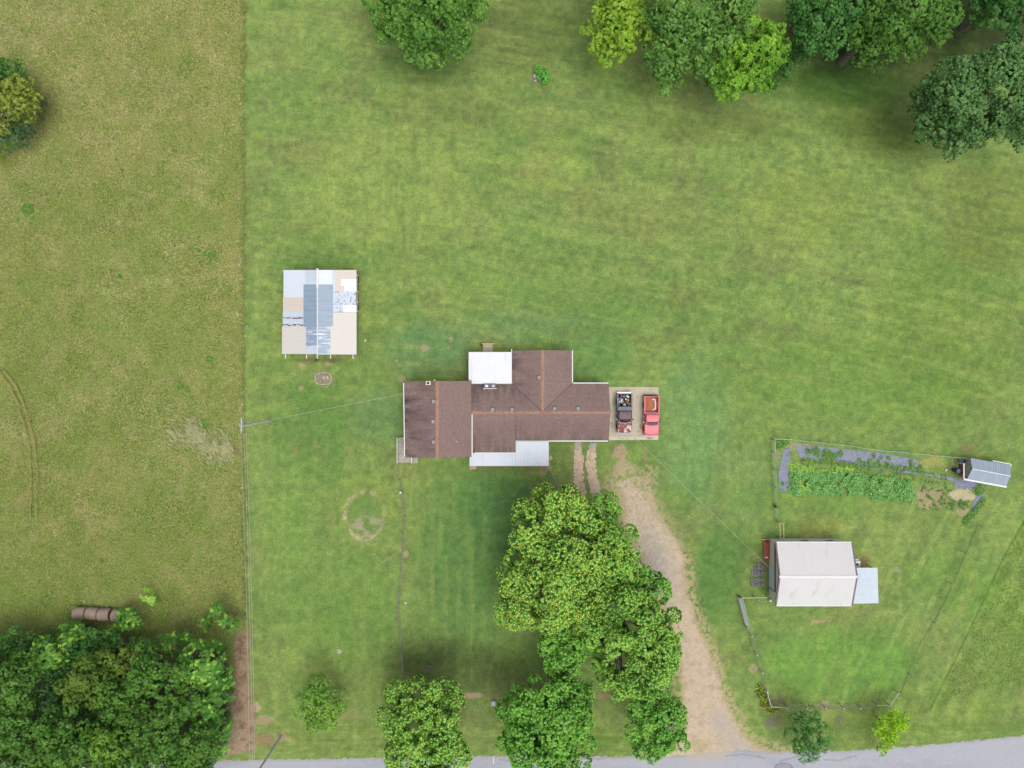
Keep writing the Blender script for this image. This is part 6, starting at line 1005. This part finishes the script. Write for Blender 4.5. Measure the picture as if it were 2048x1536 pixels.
for p_ in (a_ - n_ * .15, b_ + n_ * .12): m = MB(); m.tube([p_, p_ + V3(0, 0, 1.5)], .07, 8); m.build('post', M_fpw, gt)
rl = thing('rail_fence', 'single tan wooden rail from the gate to the lower left corner of the garage', 'fence', tuple(W(1510, 1196))); a_ = V3(*base_of(1484, 1196, 1.2), 1.2); b_ = V3(*base_of(1537, 1195, 1.2), 1.2); m = MB(); m.tube([a_, b_], .06, 8); m.build('rail', M_wood2, rl); 
for q_ in (a_, a_.lerp(b_, .5), b_): m = MB(); m.tube([(q_.x, q_.y, 0), (q_.x, q_.y, 1.25)], .07, 8); m.build('post', M_fpw, rl)
m = MB(); c = W(1541.5, 1202, .5); m.lathe([(.15, 0), (.17, .4), (.12, .5), (0, .52)], (c.x, c.y, 0), 14); thing_mb('gas_bottle', 'small white cylinder at the lower left corner of the garage', 'cylinder', m, M_whtrim, (c.x, c.y, 0)); m = MB(); c = W(1515, 1198, 1); m.lathe([(.06, 0), (.09, .3), (.12, .32), (0, .4)], (c.x, c.y, 1.2), 10); thing_mb('hanging_feeder', 'pale feeder hung on the tan rail left of the garage', 'feeder', m, cl(206, 210, 214), (c.x, c.y, 1.2))
b = [base_of(px, py, 1.2) for px, py in [(1970, 1054), (1932, 1106), (1905, 1168), (1872, 1246), (1823, 1351), (1799, 1388)]]; fence('field_fence', 'faint dark wire fence running diagonally from the coop to the front corner', b, 1.2, M_fpw, .035, (.3, .7, 1.1), wr_=.012, mesh=M_vdark)
# ---------------- garden fence, gate, fabric, barrels
M_gw = pm('green_mesh_edge', A(150, 190, 160), .6, .1, 3); tops = [(1549, 878), (1583, 879), (1623, 884), (1663, 888), (1703, 892), (1736, 898), (1780, 903), (1830, 907), (1875, 912), (1912, 915), (1936, 917)]
b = [base_of(px, py, 1.3) for px, py in tops]; f = fence('garden_fence', 'green mesh garden fence along the top of the vegetable plot', b, 1.3, M_fpw, .035, (.3, .6, .9), wr_=.012, mesh=M_gw)
m = MB(); pts = []
for i in range(len(b) - 1):
    for t in np.linspace(0, .9, 5): pts.append((b[i][0] + (b[i + 1][0] - b[i][0]) * t, b[i][1] + (b[i + 1][1] - b[i][1]) * t, 1.32 - .16 * math.sin(math.pi * t)))
pts.append((*b[-1], 1.32)); m.tube(pts, .03, 5, cap=True); m.build('top_edge', pm('pale_green_edge', A(172, 206, 184), .6, .1, 3), f)
m = MB(); m.tube([(b[0][0], b[0][1], 1.3), (b[1][0] + .05, b[1][1], 1.3)], .05, 6); m.build('rail', M_wood2, f)
tops = [(1550, 880), (1551, 905), (1552, 940), (1554, 975), (1556, 1010), (1558, 1042)]; b = [base_of(px, py, 1.3) for px, py in tops]; f = fence('garden_fence', 'green mesh garden fence down the left side of the vegetable plot', b, 1.3, M_fpw, .035, (.3, .6, .9, 1.28), wr_=.02, mesh=M_gw)
m = MB(); m.tube([(b[0][0], b[0][1], 1.3), (b[1][0], b[1][1], 1.3)], .05, 6); m.build('rail', M_wood2, f)
gt = thing('garden_gate', 'narrow pale wooden gate frame between the garden fence and the garage', 'gate', tuple(W(1561, 1060))); m = MB()
for px in (1559.5, 1567): m.tube([V3(*base_of(px, 1046, 1.3), 1.3), V3(*base_of(px + 1, 1076, 1.3), 1.3)], .05, 6)
m.tube([V3(*base_of(1559.5, 1046, 1.3), 1.3), V3(*base_of(1567, 1046, 1.3), 1.3)], .04, 6); m.tube([V3(*base_of(1560.5, 1076, 1.3), 1.3), V3(*base_of(1568, 1076, 1.3), 1.3)], .04, 6); m.build('frame', M_wood2, gt); m = MB()
for (px, py) in ((1559.5, 1046), (1567, 1046), (1560.5, 1076), (1568, 1076)): m = MB(); c = base_of(px, py, 1.3); m.tube([(*c, 0), (*c, 1.3)], .05, 6); m.build('post', M_fpw, gt)
m = MB(); c = W(1553.5, 1014, .8); m.lathe([(.14, 0), (.16, .7), (.1, .8), (0, .82)], (c.x, c.y, 0), 12); thing_mb('water_spigot', 'dark red brown stub post on the left garden fence', 'post', m, cl(104, 52, 58), (c.x, c.y, 0)); m = MB(); c = W(1561, 1015, .3); pts = [(c.x + .13 * math.cos(t), c.y + .15 * math.sin(t), .08 + t * .01) for t in np.linspace(0, 11, 26)]; m.tube(pts, .022, 5); thing_mb('garden_hose', 'small teal hose coil by the left garden fence', 'hose', m, cl(110, 196, 176), (c.x, c.y, 0))
M_fab = attr_mat('landscape_fabric', fine=.12, fsc=6, bump=.7)
def f_fab(P, holes=.0, sd=1):
    def f(x, y):
        a_ = fbm(x, y, 11, 3 + sd, 3); b_ = fbm(x, y, 4, 6, 2); c = np.ones(x.shape + (3,)) * np.array(A(142, 150, 168)); c = cmix(c, sst(.45, .7, a_) * .5, (160, 164, 176)); c = cmix(c, sst(.5, .3, b_) * .4, (118, 124, 140)); c = cmix(c, sst(.55, .7, fbm(x, y, 9, 9, 3)) * holes * 2, (176, 168, 156))
        return (sdf(x, y, P) + 3 * (b_ - .5) < 0) & ((a_ * .6 + b_ * .4) > .30 + holes), c
    return f
for nm, P, ho, bx in [('grey landscape fabric strip along the left side of the garden', [(1567, 898), (1583, 896), (1579, 940), (1578, 982), (1560, 982), (1556, 950), (1562, 920)], .04, (1550, 1590, 890, 988)),
        ('wide weedy landscape fabric strip along the top of the garden', [(1588, 892), (1640, 893), (1700, 899), (1760, 905), (1832, 918), (1837, 922), (1834, 940), (1800, 944), (1780, 930), (1740, 922), (1700, 924), (1655, 918), (1600, 914)], .07, (1580, 1842, 886, 948)),
        ('thin landscape fabric line across the middle of the garden', [(1604, 914), (1700, 922), (1850, 946), (1910, 955), (1906, 962), (1850, 951), (1740, 936), (1690, 926), (1604, 918)], .10, (1600, 1915, 910, 966)),
        ('clean landscape fabric piece below the coop that trails down to the right', [(1908, 955), (1950, 962), (1968, 972), (1970, 992), (1960, 1006), (1954, 1020), (1944, 1031), (1940, 1024), (1946, 1004), (1952, 996), (1950, 981), (1907, 974)], .0, (1900, 1975, 950, 1036))]:
    sheet('landscape_fabric', *bx[:2], *bx[2:], .8, f_fab(P, ho), .02, M_fab, None, nm, 'ground fabric', .03)
def barrel(px, py, r_, h_, mat, inner, lb, nm='barrel', open_=True):
    c = W(px, py, h_); t = thing(nm, lb, nm.replace('_', ' '), (c.x, c.y, 0)); m = MB(); m.lathe([(r_ * .9, 0), (r_, h_ * .3), (r_, h_ * .97), (r_ * 1.04, h_), (r_ * .9, h_)] + ([(r_ * .86, h_ * .5), (0, h_ * .45)] if open_ else [(r_ * .85, h_ - .03), (0, h_ - .03)]), (c.x, c.y, 0), 20); m.build('drum' if open_ else 'drum', mat, t)
    m = MB(); m.lathe([(r_ * .84, 0), (0, .01)], (c.x, c.y, h_ * .75 if open_ else h_ - .02), 20); m.build('water' if open_ else 'lid', inner, t)
barrel(1929.5, 923, .30, .8, cl(150, 160, 172), cl(86, 92, 106), 'open grey barrel at the upper left of the coop deck'); barrel(1917.5, 942, .30, .75, cl(76, 88, 106), cl(112, 130, 156), 'blue lidded barrel at the left end of the coop deck', open_=False); barrel(1912, 940.5, .26, .7, cl(44, 48, 56), cl(38, 42, 48), 'dark barrel beside the blue lidded one')
m = MB(); c = W(1921, 923); m.rock((c.x, c.y, .28), (.75, .5, .3), 3); thing_mb('feed_sack', 'pale tan sack beside the open grey barrel', 'sack', m, cl(192, 184, 166), (c.x, c.y, 0)); m = MB(); c = W(1917, 919); m.rock((c.x, c.y, .35), (.5, .3, .3), 6); thing_mb('teal_tub', 'teal grey tub at the top left of the coop deck', 'tub', m, cl(106, 140, 142), (c.x, c.y, 0))
m = MB(); a_ = W(1905, 927, .1); b_ = W(1911, 913, 1.6); m.tube([W(1905, 930, .0), W(1903.5, 922, .9), W(1906, 916, 1.4), W(1911, 913, 1.6)], .025, 5); m.tube([W(1906, 931, .02), W(1912, 935, .3), W(1916, 930, .5)], .025, 5); thing_mb('wire_hoop', 'thin bent wire hoop left of the coop deck', 'hoop', m, cl(186, 206, 196), tuple(W(1905, 930)))
m = MB(); c = W(1892, 940); m.rock((c.x, c.y, .05), (.45, .3, .16), 4); thing_mb('small_rock', 'tan rock on the dry grass left of the coop', 'rock', m, cl(226, 196, 164), tuple(c)); m = MB(); c = W(1934, 977); m.rock((c.x, c.y, .06), (.35, .12, .12), 5); thing_mb('small_rock', 'pale stone holding down the fabric below the coop', 'rock', m, cl(222, 214, 204), tuple(c))
rb = MB(); r = random.Random(5); c = W(1901, 934)
for k in range(14): a_ = r.uniform(0, 6.28); rb.tube([(c.x, c.y, .1), (c.x + math.cos(a_) * .35, c.y + math.sin(a_) * .3, .25), (c.x + math.cos(a_) * r.uniform(.5, .9), c.y + math.sin(a_) * .6, .12)], .016, 4)
thing_mb('dead_plant', 'dry grey plant left of the coop deck', 'plant', rb, cl(172, 162, 150), tuple(c))
# fallen twig by the road
m = MB(); m.tube([W(1680, 1446, .05), W(1690, 1453, .1), W(1704, 1458, .06)], .03, 5); m.tube([W(1690, 1453, .1), W(1697, 1452, .08)], .02, 5); thing_mb('fallen_branch', 'bare fallen twig on the verge between the two young trees', 'branch', m, M_deadwood, tuple(W(1690, 1453)))
